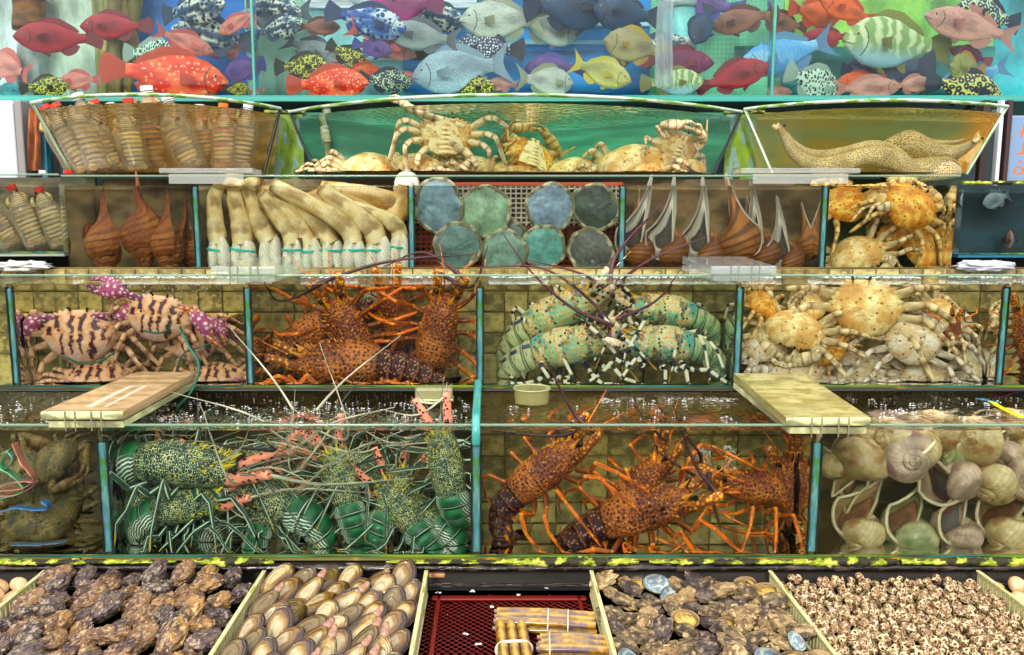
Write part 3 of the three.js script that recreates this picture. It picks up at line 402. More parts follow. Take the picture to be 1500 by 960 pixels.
const spike = (p, d, l, r) => tube([p, p.clone().addScaledVector(d, l)], [r, 0.0006], { seg: 5, ends: false });
// length 1: carapace z 0 to .45, tail curls down behind
function lobster(label, kind, jun, head, up, { curl = 2.2, group, whips = [null, null], legSpread = 1, legDrop = 0.2, fat = 1, baseDir = [[-0.25, 0.45, 1], [0.25, 0.45, 1]], name = 'spiny_lobster', legsOn = true, dark = false } = {}) {
  const m = LB[kind], t = thing(name, label, 'lobster', group), S = V(1, 0, 0);
  const fwd = head.clone().sub(jun); t.position.copy(jun); orientF(t, fwd, up); const sc = fwd.length() / 0.45; t.scale.setScalar(sc); t.updateMatrixWorld(true);
  const cp = [V(0, 0.0, -0.01), V(0, 0.012, 0.12), V(0, 0.01, 0.26), V(0, 0.0, 0.38), V(0, -0.01, 0.46)], cr = [[0.092, 0.085], [0.118, 0.105], [0.12, 0.105], [0.1, 0.088], [0.07, 0.055]].map(q => [q[0] * fat, q[1] * fat]);
  const sd = rnd() * 40, shell = tube(cp, cr, { rings: 26, seg: 24, side: S, disp: (s, w) => 1 + 0.035 * pn.noise(s * 16 + sd, w * 4, 2) - 0.09 * Math.exp(-Math.pow((s - 0.52) * 14, 2)) * Math.max(0, Math.sin(w)) });
  const sp = [];
  for (let i = 0; i < 70; i++) { const s = rr(0.1, 0.98), w = rr(0.02, 0.98) * Math.PI, k = Math.min(3, Math.floor(s * 4)), f = s * 4 - k, c = cp[k].clone().lerp(cp[k + 1], f), rx = lerp(cr[k][0], cr[k + 1][0], f), ry = lerp(cr[k][1], cr[k + 1][1], f), d = V(Math.cos(w), Math.sin(w), 0); sp.push(spike(c.add(V(d.x * rx * 0.96, d.y * ry * 0.96, 0)), d.add(V(0, 0, 0.9)).normalize(), rr(0.012, 0.024) * (0.6 + s), 0.006)); }
  for (const s of [-1, 1]) sp.push(spike(V(s * 0.035, 0.05, 0.42), V(s * 0.2, 0.5, 0.8).normalize(), 0.075, 0.016));
  const sh = part(t, 'carapace', shell, m.shell); const pk = part(sh, 'spine', merge(sp), m.spine); pk.userData.kind = 'stuff';
  // tail: six overlapping rings along an arc that bends down
  const N = 6, seglen = 0.072, ang = k => curl * Math.pow(k / N, 1.15); let p = V(0, -0.004, 0.005), a = 0;
  for (let k = 0; k < N; k++) {
    const a0 = ang(k), a1 = ang(k + 1), r = (0.092 - 0.006 * k) * fat * (kind === 'green' ? 1.22 : 1), d0 = V(0, -Math.sin((a0 + a1) / 2), -Math.cos((a0 + a1) / 2)), q = p.clone().addScaledVector(d0, seglen), mid = p.clone().lerp(q, 0.5).add(V(0, Math.cos(a0), -Math.sin(a0)).multiplyScalar(0.004));
    part(t, 'tail_segment', tube([p, mid, q, q.clone().addScaledVector(d0, 0.012)], [[r * 0.93, r * 0.86], [r * 1.03, r * 0.95], [r * 1.05, r * 0.97], [r * 0.98, r * 0.9]], { rings: 6, seg: 22, side: S, disp: (s, w) => 1 - 0.1 * Math.max(0, -Math.sin(w)) }), m.tail);
    if (kind !== 'ornate' || k % 2) part(t, 'side_spine', merge([-1, 1].map(s => spike(mid.clone().add(V(s * r * 0.96, -r * 0.3, 0)), V(s * 0.6, -0.7, -0.1).normalize(), 0.05, 0.02))), m.leg).userData.kind = 'stuff';
    p = q; a = a1;
  }
  const dT = V(0, -Math.sin(a), -Math.cos(a));
  for (const [x, l] of [[-2, 0.85], [-1, 0.95], [0, 1], [1, 0.95], [2, 0.85]]) { const e = p.clone().addScaledVector(dT, 0.13 * l).add(V(x * 0.052, 0, 0)); part(t, 'tail_fan_lobe', tube([p.clone().add(V(x * 0.018, 0, 0)), p.clone().lerp(e, 0.5), e], [[0.018, 0.006], [0.032, 0.006], [0.042, 0.005], [0.034, 0.004], [0.006, 0.002]], { rings: 8, seg: 8, side: V(1, 0, 0).addScaledVector(dT, 0.3 * x / 2).normalize() }), m.fan); }
  [-1, 1].forEach((s, i) => {
    part(t, 'eye', merge([tube([V(s * 0.03, 0.035, 0.44), V(s * 0.065, 0.06, 0.47)], [0.01], { seg: 6 }), new THREE.SphereGeometry(0.017, 8, 6).translate(s * 0.07, 0.064, 0.475)]), eyeBlack);
    const b = V(s * 0.055, -0.005, 0.44), d = V(...baseDir[i]).normalize(), bl = kind === 'green' ? 0.25 : 0.19, e = b.clone().addScaledVector(d, bl);
    const bs = [tube([b, b.clone().lerp(e, 0.35), b.clone().lerp(e, 0.4), b.clone().lerp(e, 0.7), b.clone().lerp(e, 0.75), e], [0.03, 0.034, 0.028, 0.03, 0.024, 0.024], { rings: 12, seg: 9 })];
    for (let k = 0; k < 12; k++) { const o = V(rr(-1, 1), rr(-1, 1), rr(-1, 1)); o.addScaledVector(d, -o.dot(d)).normalize(); bs.push(spike(b.clone().lerp(e, rr(0.1, 0.95)).addScaledVector(o, 0.022), o.addScaledVector(d, 0.8).normalize(), 0.024, 0.007)); }
    const an = part(t, 'antenna_base', merge(bs), m.base);
    let w = whips[i] && whips[i] !== 'none' ? whips[i].map(q => t.worldToLocal(P(...q))) : [e.clone().addScaledVector(d, 0.3).add(V(s * 0.06, 0.05, 0)), e.clone().addScaledVector(d, 0.75).add(V(s * 0.2, 0.02, 0.05))];
    if (whips[i] !== 'none') part(an, 'antenna', tube([e.clone().addScaledVector(d, -0.02), ...w], [0.017, 0.012, 0.008, 0.003].map(x => x * (kind === 'green' ? 0.6 : 0.85)), { rings: 22, seg: 7 }), i && m.whip2 && rnd() > 0.5 ? m.whip2 : m.whip);
    part(t, 'antennule', tube([V(s * 0.02, 0, 0.46), V(s * 0.05, 0.06, 0.6), V(s * 0.12, 0.1, 0.78)], [0.008, 0.004, 0.002], { rings: 8, seg: 5 }), m.leg);
    if (kind === 'green') for (let k = 0; k < 3; k++) { const q = [V(s * 0.03, -0.01, 0.45), V(s * rr(0.05, 0.3), rr(-0.1, 0.25), rr(0.5, 0.75)), V(s * rr(-0.1, 0.5), rr(-0.25, 0.3), rr(0.7, 1.1))].map(x => inside(t, x)); part(t, 'feeler', tube(q, [0.006, 0.005, 0.0025], { rings: 10, seg: 5 }), k % 2 ? m.whip : m.leg); }
    if (legsOn) for (let k = 0; k < 5; k++) {
      const z0 = 0.36 - k * 0.075, az = lerp(0.7, -0.65, k / 4) + rr(-0.18, 0.18), l = legSpread * rr(0.9, 1.1), dx = s * Math.cos(az), dz = Math.sin(az), b0 = V(s * 0.07 * fat, -0.065 * fat, z0), at2 = (r, y) => V(b0.x + dx * r * l, b0.y + y, b0.z + dz * r * l);
      part(t, 'leg', limb([b0, at2(0.1, 0.0), at2(0.2, 0.07 + rr(-0.03, 0.06)), at2(0.3, 0.05 + rr(-0.06, 0.04)), at2(0.41, -legDrop * 0.5 + rr(-0.05, 0.03)), at2(0.44 + rr(-0.05, 0.05), -legDrop)].map(x => inside(t, x)), kind === 'rock' ? 0.0175 : 0.018, 7), m.leg);
    }
  });
  return fit(t);
}

// ---------- fish ----------
const scaleBump = tex(256, 128, (u, v) => { const [a] = wor(u, v, 70, 34, 3); return clamp(1 - a); }, false);
const skin = fn => (u, v) => { let c = fn(u, v); const g = 0.235 - 0.16 * Math.pow(v - 0.5, 2) * 4; c = mix(c, mix(c, [0.05, 0.04, 0.05], 0.6), sst(0.009, 0.003, Math.abs(u - g)) * (v > 0.2 && v < 0.76 ? 1 : 0)); return mix(c, [0.08, 0.05, 0.05], 0.75 * sst(0.012, 0.004, Math.abs(v - 0.46 + u * 0.5)) * (u < 0.085 ? 1 : 0)); };
const FS = {}, spots = (bg, bg2, sp, n, rad0, s, share = 1, big = 3) => tex(256, 128, skin((u, v, r = rad0) => { const [a, , id] = wor(u + 0.05 * (fbm(u, v, 6, 3, s + 1) - 0.5), v + 0.12 * (fbm(u, v, 6, 3, s + 2) - 0.5), n * 2, n, s); r *= 0.7 + 0.6 * id; let c = mix(hx(bg), hx(bg2), sst(0.3, 0.7, fbm(u, v, big, 4, s))); return id < share ? mix(c, hx(sp), sst(r + 0.06, r - 0.04, a)) : c; }));
const plainMaps = [3, 17, 29].map(s => tex(256, 128, skin((u, v) => { let k = lerp(0.66, 0.84, sst(0.3, 0.7, fbm(u, v, 4, 5, s))); k = lerp(k, 1, sst(0.42, 0.12, v + 0.1 * (fbm(u, v, 6, 3, s) - 0.5))); const [q] = wor(u, v, 60, 24, s); k *= 1 - 0.16 * sst(0.3, 0.6, q); return [k, k, k]; })));
const plain = (a, b, belly, s) => ({ hi: new THREE.Color(a).lerp(new THREE.Color(b), 0.5).lerp(new THREE.Color(belly), 0.22).multiplyScalar(1.5), map: plainMaps[s % 3] });
const maze = (a, b, n, s) => tex(256, 128, skin((u, v) => { const [f] = wor(u + 0.06 * (fbm(u, v, 5, 3, s + 1) - 0.5), v + 0.14 * (fbm(u, v, 5, 3, s + 2) - 0.5), n * 2, n, s), q = Math.sin(f * 11 + 3 * fbm(u, v, 8, 2, s)); return mix(hx(a), hx(b), sst(-0.1, 0.35, q)); }));
const sp = (t, fin, o = {}) => ({ m: M(t, 0.5, { bumpMap: scaleBump, bumpScale: 0.0015 }), f: new THREE.MeshPhysicalMaterial({ color: fin, roughness: 0.6, transmission: 0.35, thickness: 0, side: THREE.DoubleSide }), D: 0.36, tail: 'round', ...o });
Object.assign(FS, {
  red: sp(plain('#a8242a', '#c23c33', '#8a3a58', 3), '#8f2a34'), coral: sp(spots('#c23418', '#e4764c', '#eab48c', 9, 0.26, 5, 0.6, 6), '#d9502c'), pink: sp(plain('#d8756a', '#e69484', '#efc0b0', 7), '#d96a62', { D: 0.3, tail: 'fork' }),
  marble: sp(spots('#2c4a63', '#d5dccb', '#1b2f42', 6, 0.33, 9, 0.8, 6), '#31506a', { D: 0.38 }), blue: sp(spots('#1f4f8f', '#cfdcd8', '#173a66', 6, 0.34, 11, 0.8, 5), '#1f3f70', { D: 0.36 }), mazey: sp(maze('#151d14', '#c3c75a', 6, 13), '#2a3320', { D: 0.42 }), mazeb: sp(maze('#16253a', '#b7c9a4', 5, 15), '#1c2c44', { D: 0.4 }),
  magenta: sp(plain('#8a2f6e', '#b24a68', '#7a3f8a', 17), '#8a3060', { D: 0.44 }), purple: sp(plain('#4a3f86', '#6a4f95', '#8a6aa0', 19), '#3f4fa0', { D: 0.42 }), grey: sp(plain('#5f7a86', '#8a9a94', '#c2c8ba', 21), '#5f6a74', { D: 0.36, tail: 'fork' }), pale: sp(plain('#7fa8bd', '#a5c3c9', '#c9dad8', 23), '#8fb2c0', { D: 0.42, tail: 'fork' }),
  silver: sp(plain('#9fb6ad', '#cfd6c4', '#dfe3d6', 25), '#a9b28a', { D: 0.42, tail: 'fork' }), dots: sp(spots('#2a3a4a', '#44566a', '#dfe4e2', 11, 0.26, 27), '#2a3644', { D: 0.44 }), yellow: sp(plain('#a9a53c', '#c6bf58', '#cfe0c0', 29), '#d4c832', { D: 0.38, tail: 'fork' }), olive: sp(plain('#8a875c', '#aaa172', '#b9b08a', 31), '#c9a92c', { D: 0.5 }), brown: sp(plain('#7a4a34', '#96604a', '#a58a7a', 33), '#6a4038', { D: 0.36 }),
  redpurple: sp(plain('#7a2430', '#8f3040', '#55408f', 35), '#8a2430', { D: 0.34 }), lightblue: sp(spots('#5fa3cf', '#8fc2dc', '#234f72', 16, 0.17, 37, 0.6), '#5f9cc8', { D: 0.34, tail: 'fork' }), grouper: sp(tex(256, 128, skin((u, v) => { const w = Math.sin(u * 46 + 9 * fbm(u, v, 5, 4, 3)) + 2.2 * (fbm(u, v, 7, 4, 9) - 0.5); return mix(mix(hx('#7d9a62'), hx('#c2d0a8'), sst(-0.6, 0.9, w)), hx('#9fc6cf'), sst(0.5, 0.15, v + 0.2 * (fbm(u, v, 5, 3, 4) - 0.5))); })), '#8a8a3c', { D: 0.42 }), hump: sp(spots('#cfe3d0', '#b7d6c4', '#131b1c', 9, 0.3, 39), '#a9c7b4', { D: 0.46 }), flowery: sp(maze('#1a2230', '#c9c77a', 5, 41), '#20304a', { D: 0.38 }), butterfly: sp(plain('#6a7a3c', '#a5a24a', '#8fa06a', 43), '#c9862c', { D: 0.56 }), night: sp(plain('#173a5a', '#0f2a44', '#2a5a7a', 45), '#12304c', { D: 0.5 }), aquaf: sp(plain('#3f9fb0', '#5fb8bb', '#8fd0cc', 47), '#3f90a0'), orange: sp(plain('#d9481c', '#e8682c', '#e89a6a', 49), '#d9481c', { D: 0.34 }), rosy: sp(plain('#b9837a', '#d0a08a', '#dcb8a6', 51), '#c98a7a', { D: 0.31, tail: 'fork' }),
});
const prof = [[0, 0.05], [0.04, 0.26], [0.12, 0.58], [0.25, 0.88], [0.42, 1], [0.6, 0.9], [0.78, 0.58], [0.9, 0.34], [1, 0.3]];
const profAt = s => { for (let i = 0; i < prof.length - 1; i++) if (s <= prof[i + 1][0]) { const f = (s - prof[i][0]) / (prof[i + 1][0] - prof[i][0]); return lerp(prof[i][1], prof[i + 1][1], sst(0, 1, f) * 0.4 + f * 0.6); } return 0.3; };
const fishGeo = {};
function fishBody(D) {
  return fishGeo[D] ??= (() => { const n = 28, g = 18, pos = [], uv = [], idx = []; for (let i = 0; i <= n; i++) { const s = i / n, h = profAt(s) * D * 0.5, w = h * 0.46 * (1 - 0.45 * s) + 0.006; for (let j = 0; j <= g; j++) { const a = (j % g) / g * TAU, y = Math.sin(a) * h * (Math.sin(a) > 0 ? 1.06 : 0.94) - 0.04 * D * Math.sin(s * 3), z = Math.cos(a) * w; pos.push(0.5 - s * 0.8, y, z); uv.push(s, 0.5 + y / D); } } for (let i = 0; i < n; i++) for (let j = 0; j < g; j++) { const a = i * (g + 1) + j, b = a + g + 1; idx.push(a, b, a + 1, b, b + 1, a + 1); } return seal(geom(pos, uv, idx), n + 1, g); })();
}
// a fin: fan of rays from a base line, thin in the middle and thicker at its root, with scalloped edge
function fin(base0, base1, tipf, n = 10) { // tipf(u) outer edge point
  const g = grid(n * 2, 3, (u, v) => { const b = base0.clone().lerp(base1, u), p = b.lerp(tipf(u), v); p.z += (Math.abs(Math.round(u * n * 2) % 2) ? 0.0035 : -0.0035) * (1 - 0.5 * v); return p; }); return g;
}
const finCache = {};
function fins(D, tail) {
  return finCache[D + tail] ??= (() => {
    const topAt = s => V(0.5 - s * 0.8, profAt(s) * D * 0.53 - 0.04 * D * Math.sin(s * 3) - 0.008, 0), botAt = s => V(0.5 - s * 0.8, -profAt(s) * D * 0.47 - 0.04 * D * Math.sin(s * 3) + 0.008, 0), h0 = 0.3 * D * 0.5;
    const curveFin = (f, s0, s1, hh, sg) => grid(18, 3, (u, v) => { const s = lerp(s0, s1, u), p = f(s); p.y += sg * v * hh * Math.pow(Math.sin(Math.PI * clamp(u * 0.92 + 0.06)), 0.5) * (1 - 0.12 * ((u * 9) % 1)); p.x -= v * hh * 0.5; p.z += ((Math.round(u * 18) % 2) ? 0.004 : -0.004) * (1 - v); return p; });
    return {
      dorsal: curveFin(topAt, 0.3, 0.88, 0.075, 1), anal: curveFin(botAt, 0.62, 0.86, 0.085, -1),
      tail: fin(V(-0.29, D * 0.15, 0), V(-0.29, -D * 0.15, 0), u => { const k = (u - 0.5) * 2; return V(-0.5 + (tail === 'fork' ? 0.1 * (1 - Math.pow(Math.abs(k), 1.5)) : 0.035 * k * k), -k * D * (tail === 'fork' ? 0.52 : 0.36), 0); }),
      pec: fin(V(0.26, 0.0, 0), V(0.25, -0.05, 0), u => V(0.13, 0.035 - u * 0.11, 0)), pel: fin(V(0.24, -D * 0.42, 0), V(0.19, -D * 0.44, 0), u => V(0.12 - 0.02 * u, -D * 0.62 + 0.03 * u, 0), 6),
    };
  })();
}
const eyeW = M('#c9b48a', 0.3), eyeGeo = new THREE.SphereGeometry(0.016, 10, 8), pupilGeo = new THREE.SphereGeometry(0.011, 8, 6);
// px, py centre, len pixels, facing (1 right, -1 left), tilt degrees in the picture plane, yaw towards the camera
function fish(kind, label, px, py, len, face, tilt, z, yaw = 0, group) {
  const k = FS[kind], t = thing('reef_fish', label, 'fish', group), L = len * mpp(z) * 1.02, G = fins(k.D, k.tail);
  part(t, 'body', fishBody(k.D), k.m); part(t, 'dorsal_fin', G.dorsal, k.f); part(t, 'anal_fin', G.anal, k.f); part(t, 'tail_fin', G.tail, k.f);
  for (const s of [-1, 1]) {
    const w = profAt(0.3) * k.D * 0.5 * 0.4, pf = part(t, 'pectoral_fin', G.pec, k.f); pf.position.z = s * w; pf.rotation.y = -s * 0.35; pf.position.x += s * 0; const vf = part(t, 'pelvic_fin', G.pel, k.f); vf.position.z = s * 0.02;
    const h = profAt(0.13) * k.D * 0.5, e = part(t, 'eye', eyeGeo, eyeW); e.position.set(0.395, h * 0.35, s * h * 0.38); const pu = part(e, 'pupil', pupilGeo, eyeBlack); pu.position.set(0.001, 0, s * 0.0075);
  }
  t.position.copy(P(px, py, z)); t.scale.setScalar(L); t.rotation.order = 'ZYX'; t.rotation.z = tilt * Math.PI / 180; t.rotation.y = (face > 0 ? 0 : Math.PI) + yaw; return t;
}

// ---------- the fish in the top tank ----------
const FL = [ // kind, label, px, py, len, face, tilt, layer (0 near the front glass .. 1 far), yaw
  ['red', 'dark red fish swimming beside the filter column', 92, 58, 116, -1, 2, 0.3], ['pink', 'salmon pink fish swimming head down in front of the blue panel', 272, 62, 86, 1, -20, 0.2], ['marble', 'blue and white marbled grouper above the salmon pink fish', 287, 17, 112, 1, 4, 0.4],
  ['pink', 'coral pink fish next to the glass divider of the shrimp side', 352, 34, 66, -1, 28, 0.25], ['marble', 'large grey marbled grouper half hidden behind the coral pink fish', 318, 55, 122, -1, -10, 0.5], ['hump', 'pale green dotted fish peeping over the big orange red grouper', 228, 82, 86, 1, -4, 0.6],
  ['coral', 'big orange red blotched grouper resting on the aquarium floor', 244, 111, 172, 1, -6, 0.12], ['pink', 'light pink fish lying behind the orange red grouper', 124, 120, 78, -1, 0, 0.4], ['mazey', 'yellow and black maze patterned fish on the floor by the filter column', 68, 129, 70, 1, 2, 0.1], ['aquaf', 'small aqua blue fish at the outer end of the floor', 16, 134, 46, 1, 5, 0.2],
  ['purple', 'violet fish with long fins touching the glass divider', 362, 102, 74, -1, 8, 0.2], ['mazey', 'small maze patterned fish under the violet fish', 347, 132, 44, 1, 0, 0.08], ['pink', 'tiny pink fish on the floor in the divider corner', 377, 134, 26, 1, 10, 0.05],
  ['marble', 'grey mottled grouper cut off by the top of the picture beside the divider', 404, 12, 78, 1, -12, 0.4], ['marble', 'dark mottled grouper nosing away from the divider', 408, 44, 76, 1, 12, 0.2], ['brown', 'brown mottled grouper between two dark groupers', 468, 42, 62, 1, 2, 0.4], ['blue', 'blue and white grouper with dark round tail', 538, 32, 118, 1, -14, 0.2],
  ['magenta', 'large magenta fish with broad tail near the water surface', 592, 14, 116, -1, 6, 0.5], ['pink', 'salmon coloured fish diving below the blue grouper', 560, 62, 108, 1, -22, 0.35], ['purple', 'dark indigo fish in front of the salmon coloured fish', 546, 71, 62, 1, -14, 0.22], ['grey', 'grey blue snapper with reddish tail', 622, 55, 108, -1, -8, 0.2], ['mazey', 'yellow maze fish with a broad back by the divider', 444, 100, 84, 1, -2, 0.3],
  ['grey', 'plain pale grey fish behind the yellow maze fish', 458, 76, 92, 1, -24, 0.5], ['mazey', 'thin yellow maze fish sloping down to the floor', 512, 84, 66, 1, -30, 0.35], ['coral', 'red brown spotted grouper lying on the floor with a fanned tail', 480, 124, 122, 1, 0, 0.06], ['orange', 'bright orange fish behind the red brown spotted grouper', 532, 107, 66, 1, 0, 0.3], ['mazeb', 'dark blue fish with pale wavy lines on the floor', 566, 119, 78, 1, -2, 0.12], ['pink', 'small pink fish behind the pale blue fish', 600, 114, 38, -1, 0, 0.3],
  ['pale', 'large pale blue fish with forked tail over the middle basin', 678, 103, 142, -1, 8, 0.14], ['dots', 'dark fish covered in white dots', 716, 74, 104, -1, -4, 0.35], ['silver', 'silver deep bodied fish with yellow fins near the surface', 738, 32, 122, -1, 2, 0.4], ['mazey', 'maze fish on the floor under the pale blue fish', 690, 130, 70, 1, 0, 0.1], ['rosy', 'rosy fish on the floor beside the white green fish', 734, 126, 52, -1, 0, 0.2],
  ['silver', 'white green fish lying on the floor with its head to the yellow snapper', 797, 119, 94, 1, -2, 0.08], ['yellow', 'yellow snapper swimming downwards with raised tail', 878, 106, 96, 1, -22, 0.12], ['olive', 'deep olive fish with yellow fins above the yellow snapper', 930, 70, 92, -1, -10, 0.2], ['night', 'dark blue fish swimming upright beside the drain pipe', 1026, 38, 66, -1, 66, 0.3], ['brown', 'brown fish with violet fins by the net panel', 1088, 31, 94, -1, 10, 0.3],
  ['redpurple', 'dark red and purple fish crossing behind the plastic sheet', 990, 92, 104, 1, -2, 0.25], ['grouper', 'striped olive fish at the foot of the plastic sheet', 982, 122, 88, 1, 0, 0.14], ['red', 'red brown fish rising from the floor beside the divider', 1070, 114, 104, 1, 16, 0.1], ['night', 'round dark grey fish near the surface above the olive fish', 916, 24, 96, -1, -6, 0.6], ['night', 'black fish hanging at the surface beside the silver fish', 828, 14, 126, 1, 2, 0.6], ['purple', 'violet fish hidden behind the white green fish', 812, 102, 84, -1, 0, 0.45],
  ['orange', 'orange fish swimming at the surface of the green backed side', 1240, 18, 92, -1, -18, 0.2], ['brown', 'brown fish crossing behind the divider edge', 1146, 38, 80, -1, -2, 0.4], ['lightblue', 'light blue fish with fine dark dots and a raised tail', 1150, 80, 140, -1, 16, 0.18], ['red', 'red fish behind the light blue dotted fish', 1206, 58, 72, -1, 0, 0.45], ['grouper', 'large green and white striped grouper facing the divider', 1310, 66, 168, -1, -2, 0.25], ['rosy', 'pale pink snapper swimming with lowered forked tail', 1420, 42, 138, -1, -14, 0.15],
  ['mazeb', 'dark wavy patterned fish behind the pale pink snapper', 1440, 26, 112, -1, -10, 0.4], ['hump', 'white fish with bold black spots lying on the floor', 1188, 122, 104, 1, -18, 0.08], ['rosy', 'pink fish lying on the floor beside the black spotted fish', 1266, 130, 92, 1, 0, 0.05], ['rosy', 'pink fish resting nose to the flower patterned grouper', 1332, 125, 72, 1, 6, 0.12], ['orange', 'orange fish showing behind the two resting pink fish', 1258, 120, 70, -1, 2, 0.3], ['flowery', 'black grouper with yellow flower pattern on the floor', 1408, 130, 120, 1, -8, 0.08],
  ['butterfly', 'olive butterfly fish with orange fins', 1412, 103, 74, -1, -4, 0.2], ['redpurple', 'purple red fish arched over the butterfly fish', 1414, 84, 60, -1, -20, 0.4], ['night', 'large teal grey fish under the striped grouper', 1296, 104, 120, -1, 2, 0.45], ['rosy', 'small pinkish grey fish on the floor below the light blue dotted fish', 1136, 136, 46, 1, 0, 0.1],
];
for (const [k, lab, px, py, len, face, tilt, layer] of FL) {
  const z = lerp(Z5 - 0.09, Z5b + 0.14, layer); fish(k, lab, px, py, len, face, tilt, z, rr(-0.5, 0.5));
}

// the shoal behind them
const shoal = ['pink', 'marble', 'blue', 'grey', 'purple', 'red', 'silver', 'lightblue', 'pale', 'orange'], shoalName = { pink: 'salmon pink', marble: 'marbled grey', blue: 'blue blotched', grey: 'plain grey', purple: 'violet', brown: 'brown', red: 'dark red', night: 'dark blue', mazeb: 'wavy patterned', silver: 'silvery', orange: 'orange', dots: 'white dotted', lightblue: 'light blue', pale: 'pale blue' };
for (let i = 0; i < 12; i++) { const k = shoal[i % shoal.length], px = 24 + ((i * 619) % 1470), py = rr(8, 128), z = lerp(Z5 - 0.09, Z5b + 0.14, rr(0.55, 0.98)); fish(k, `${shoalName[k]} fish in the shoal at the back of the aquarium`, px, py, rr(70, 120), rnd() > 0.5 ? 1 : -1, rr(-22, 22), z, rr(-0.7, 0.7), `${shoalName[k]} fish at the back`); }

// ---------- crabs of the tanks ----------
const zu = V(0, 0, 1), yu = V(0, 1, 0), nv = (x, y, z) => V(x, y, z).normalize();
const cw = (px, z) => px * mpp(z);
{ // wide green basin
  BND = { x0: -0.78, x1: 0.86, y0: YB4 + 0.006, z0: -3.53, z1: -3.2 };
  const z = -3.36, g = 'cream crabs heaped in the green basin', lab = 'cream crab lying in the heap on the basin floor';
  crab('cream crab clinging to the basin glass with its belly showing and legs spread', 'cream', P(655, 198, -3.26), cw(88, -3.26), nv(0.02, 0.1, -1), nv(0.02, 1, 0.1), { belly: true, L: 0.66, H: 0.2, clawSize: 0.72, claws: [[[-0.5, -0.15, 0.4], [-0.74, -0.12, 0.5]], [[0.42, -0.2, -0.32], [0.28, -0.2, -0.5]]].reverse(), thick: 0.06,
    legs: [[[[-0.42, -0.1, 0.16], [-0.62, -0.24, 0.24], [-0.74, -0.26, 0.2], [-0.86, -0.2, -0.2], [-0.84, -0.16, -0.5]], [[-0.42, -0.1, 0.06], [-0.66, -0.26, 0.1], [-0.78, -0.26, 0.0], [-0.92, -0.2, -0.4], [-0.8, -0.14, -0.7]], [[-0.38, -0.1, -0.06], [-0.58, -0.3, -0.1], [-0.66, -0.3, -0.2], [-0.62, -0.22, -0.6], [-0.46, -0.16, -0.86]], [[-0.3, -0.1, -0.18], [-0.44, -0.3, -0.34], [-0.46, -0.3, -0.44], [-0.36, -0.22, -0.68], [-0.2, -0.18, -0.8]]],
      [[[0.42, -0.1, 0.18], [0.66, -0.24, 0.34], [0.78, -0.26, 0.34], [0.98, -0.2, 0.2], [1.0, -0.16, -0.06]], [[0.42, -0.1, 0.06], [0.66, -0.26, 0.08], [0.8, -0.26, 0.02], [0.96, -0.2, -0.4], [1.0, -0.14, -0.74]], [[0.38, -0.1, -0.06], [0.6, -0.3, -0.1], [0.7, -0.3, -0.2], [0.72, -0.22, -0.6], [0.6, -0.16, -0.9]], [[0.3, -0.1, -0.18], [0.44, -0.3, -0.34], [0.5, -0.3, -0.44], [0.44, -0.22, -0.7], [0.32, -0.18, -0.86]]]].reverse() });
  for (const [px, py, w, u, f, o] of [[545, 244, 86, [0.1, 0.9, 0.5], [0.3, -0.4, 1], {}], [610, 240, 78, [-0.2, 0.9, 0.4], [-0.5, -0.2, 1], {}], [700, 240, 70, [0.2, 0.8, 0.6], [0.4, -0.3, 1], {}], [745, 246, 60, [0, 0.9, 0.4], [0, -0.2, 1], {}], [835, 242, 74, [-0.2, 0.8, 0.7], [-0.4, -0.3, 1], {}], [1005, 246, 60, [0.3, 0.9, 0.5], [0.3, -0.2, 1], {}], [660, 248, 60, [0.1, 0.9, 0.5], [0.1, -0.3, 1], {}], [880, 250, 60, [0.1, 0.9, 0.4], [0.1, -0.3, 1], {}], [500, 250, 60, [0.2, 0.9, 0.4], [0.5, -0.3, 1], {}]]) crab(lab, 'cream', P(px, py, z + rr(-0.05, 0.05)), cw(w, z), nv(...u), nv(...f), { group: g, spread: 1.05, drop: 0.12, thick: 0.06, clawSize: 1.25, ...o });
  crab('broad cream crab on the heap with its pale shell to the glass', 'cream', P(925, 236, -3.33), cw(100, -3.33), nv(0, 0.75, 0.7), nv(0, -0.7, 0.7), { spread: 0.8, claws: 'down' });
  crab('cream crab climbing up with one leg stretched above the water heap', 'cream', P(985, 220, -3.36), cw(78, -3.36), nv(-0.3, 0.5, -0.8), nv(0.35, 0.9, 0.2), { belly: true, spread: 0.7, legs: [[null, null, null, null], [[[0.4, -0.07, 0.16], [0.5, -0.1, 0.4], [0.52, -0.1, 0.5], [0.6, -0.05, 0.75], [0.72, -0.02, 0.9]]]] });
  crab('amber brown crab standing upturned in the middle of the heap', 'amber', P(776, 222, -3.38), cw(80, -3.38), nv(-0.5, -0.3, -0.7), nv(0.4, 0.8, 0.2), { belly: true, spread: 0.5 });
  const pp = thing('water_pipe', 'grey plastic water pipe with printed collar in the green basin', 'pipe'), a = P(478, 160, -3.48), b = P(494, 252, -3.48); part(pp, 'pipe', tube([a, b], [0.017], { rings: 4, seg: 14 }), M(mottle('#a9b08f', '#8b967a', 4, 6), 0.5)); part(pp, 'collar', tube([a.clone().lerp(b, 0.28), a.clone().lerp(b, 0.55)], [0.0215], { rings: 12, seg: 14, disp: s => 1 + 0.05 * Math.sign(Math.sin(s * 22)) }), M('#b7b59a', 0.5));
}
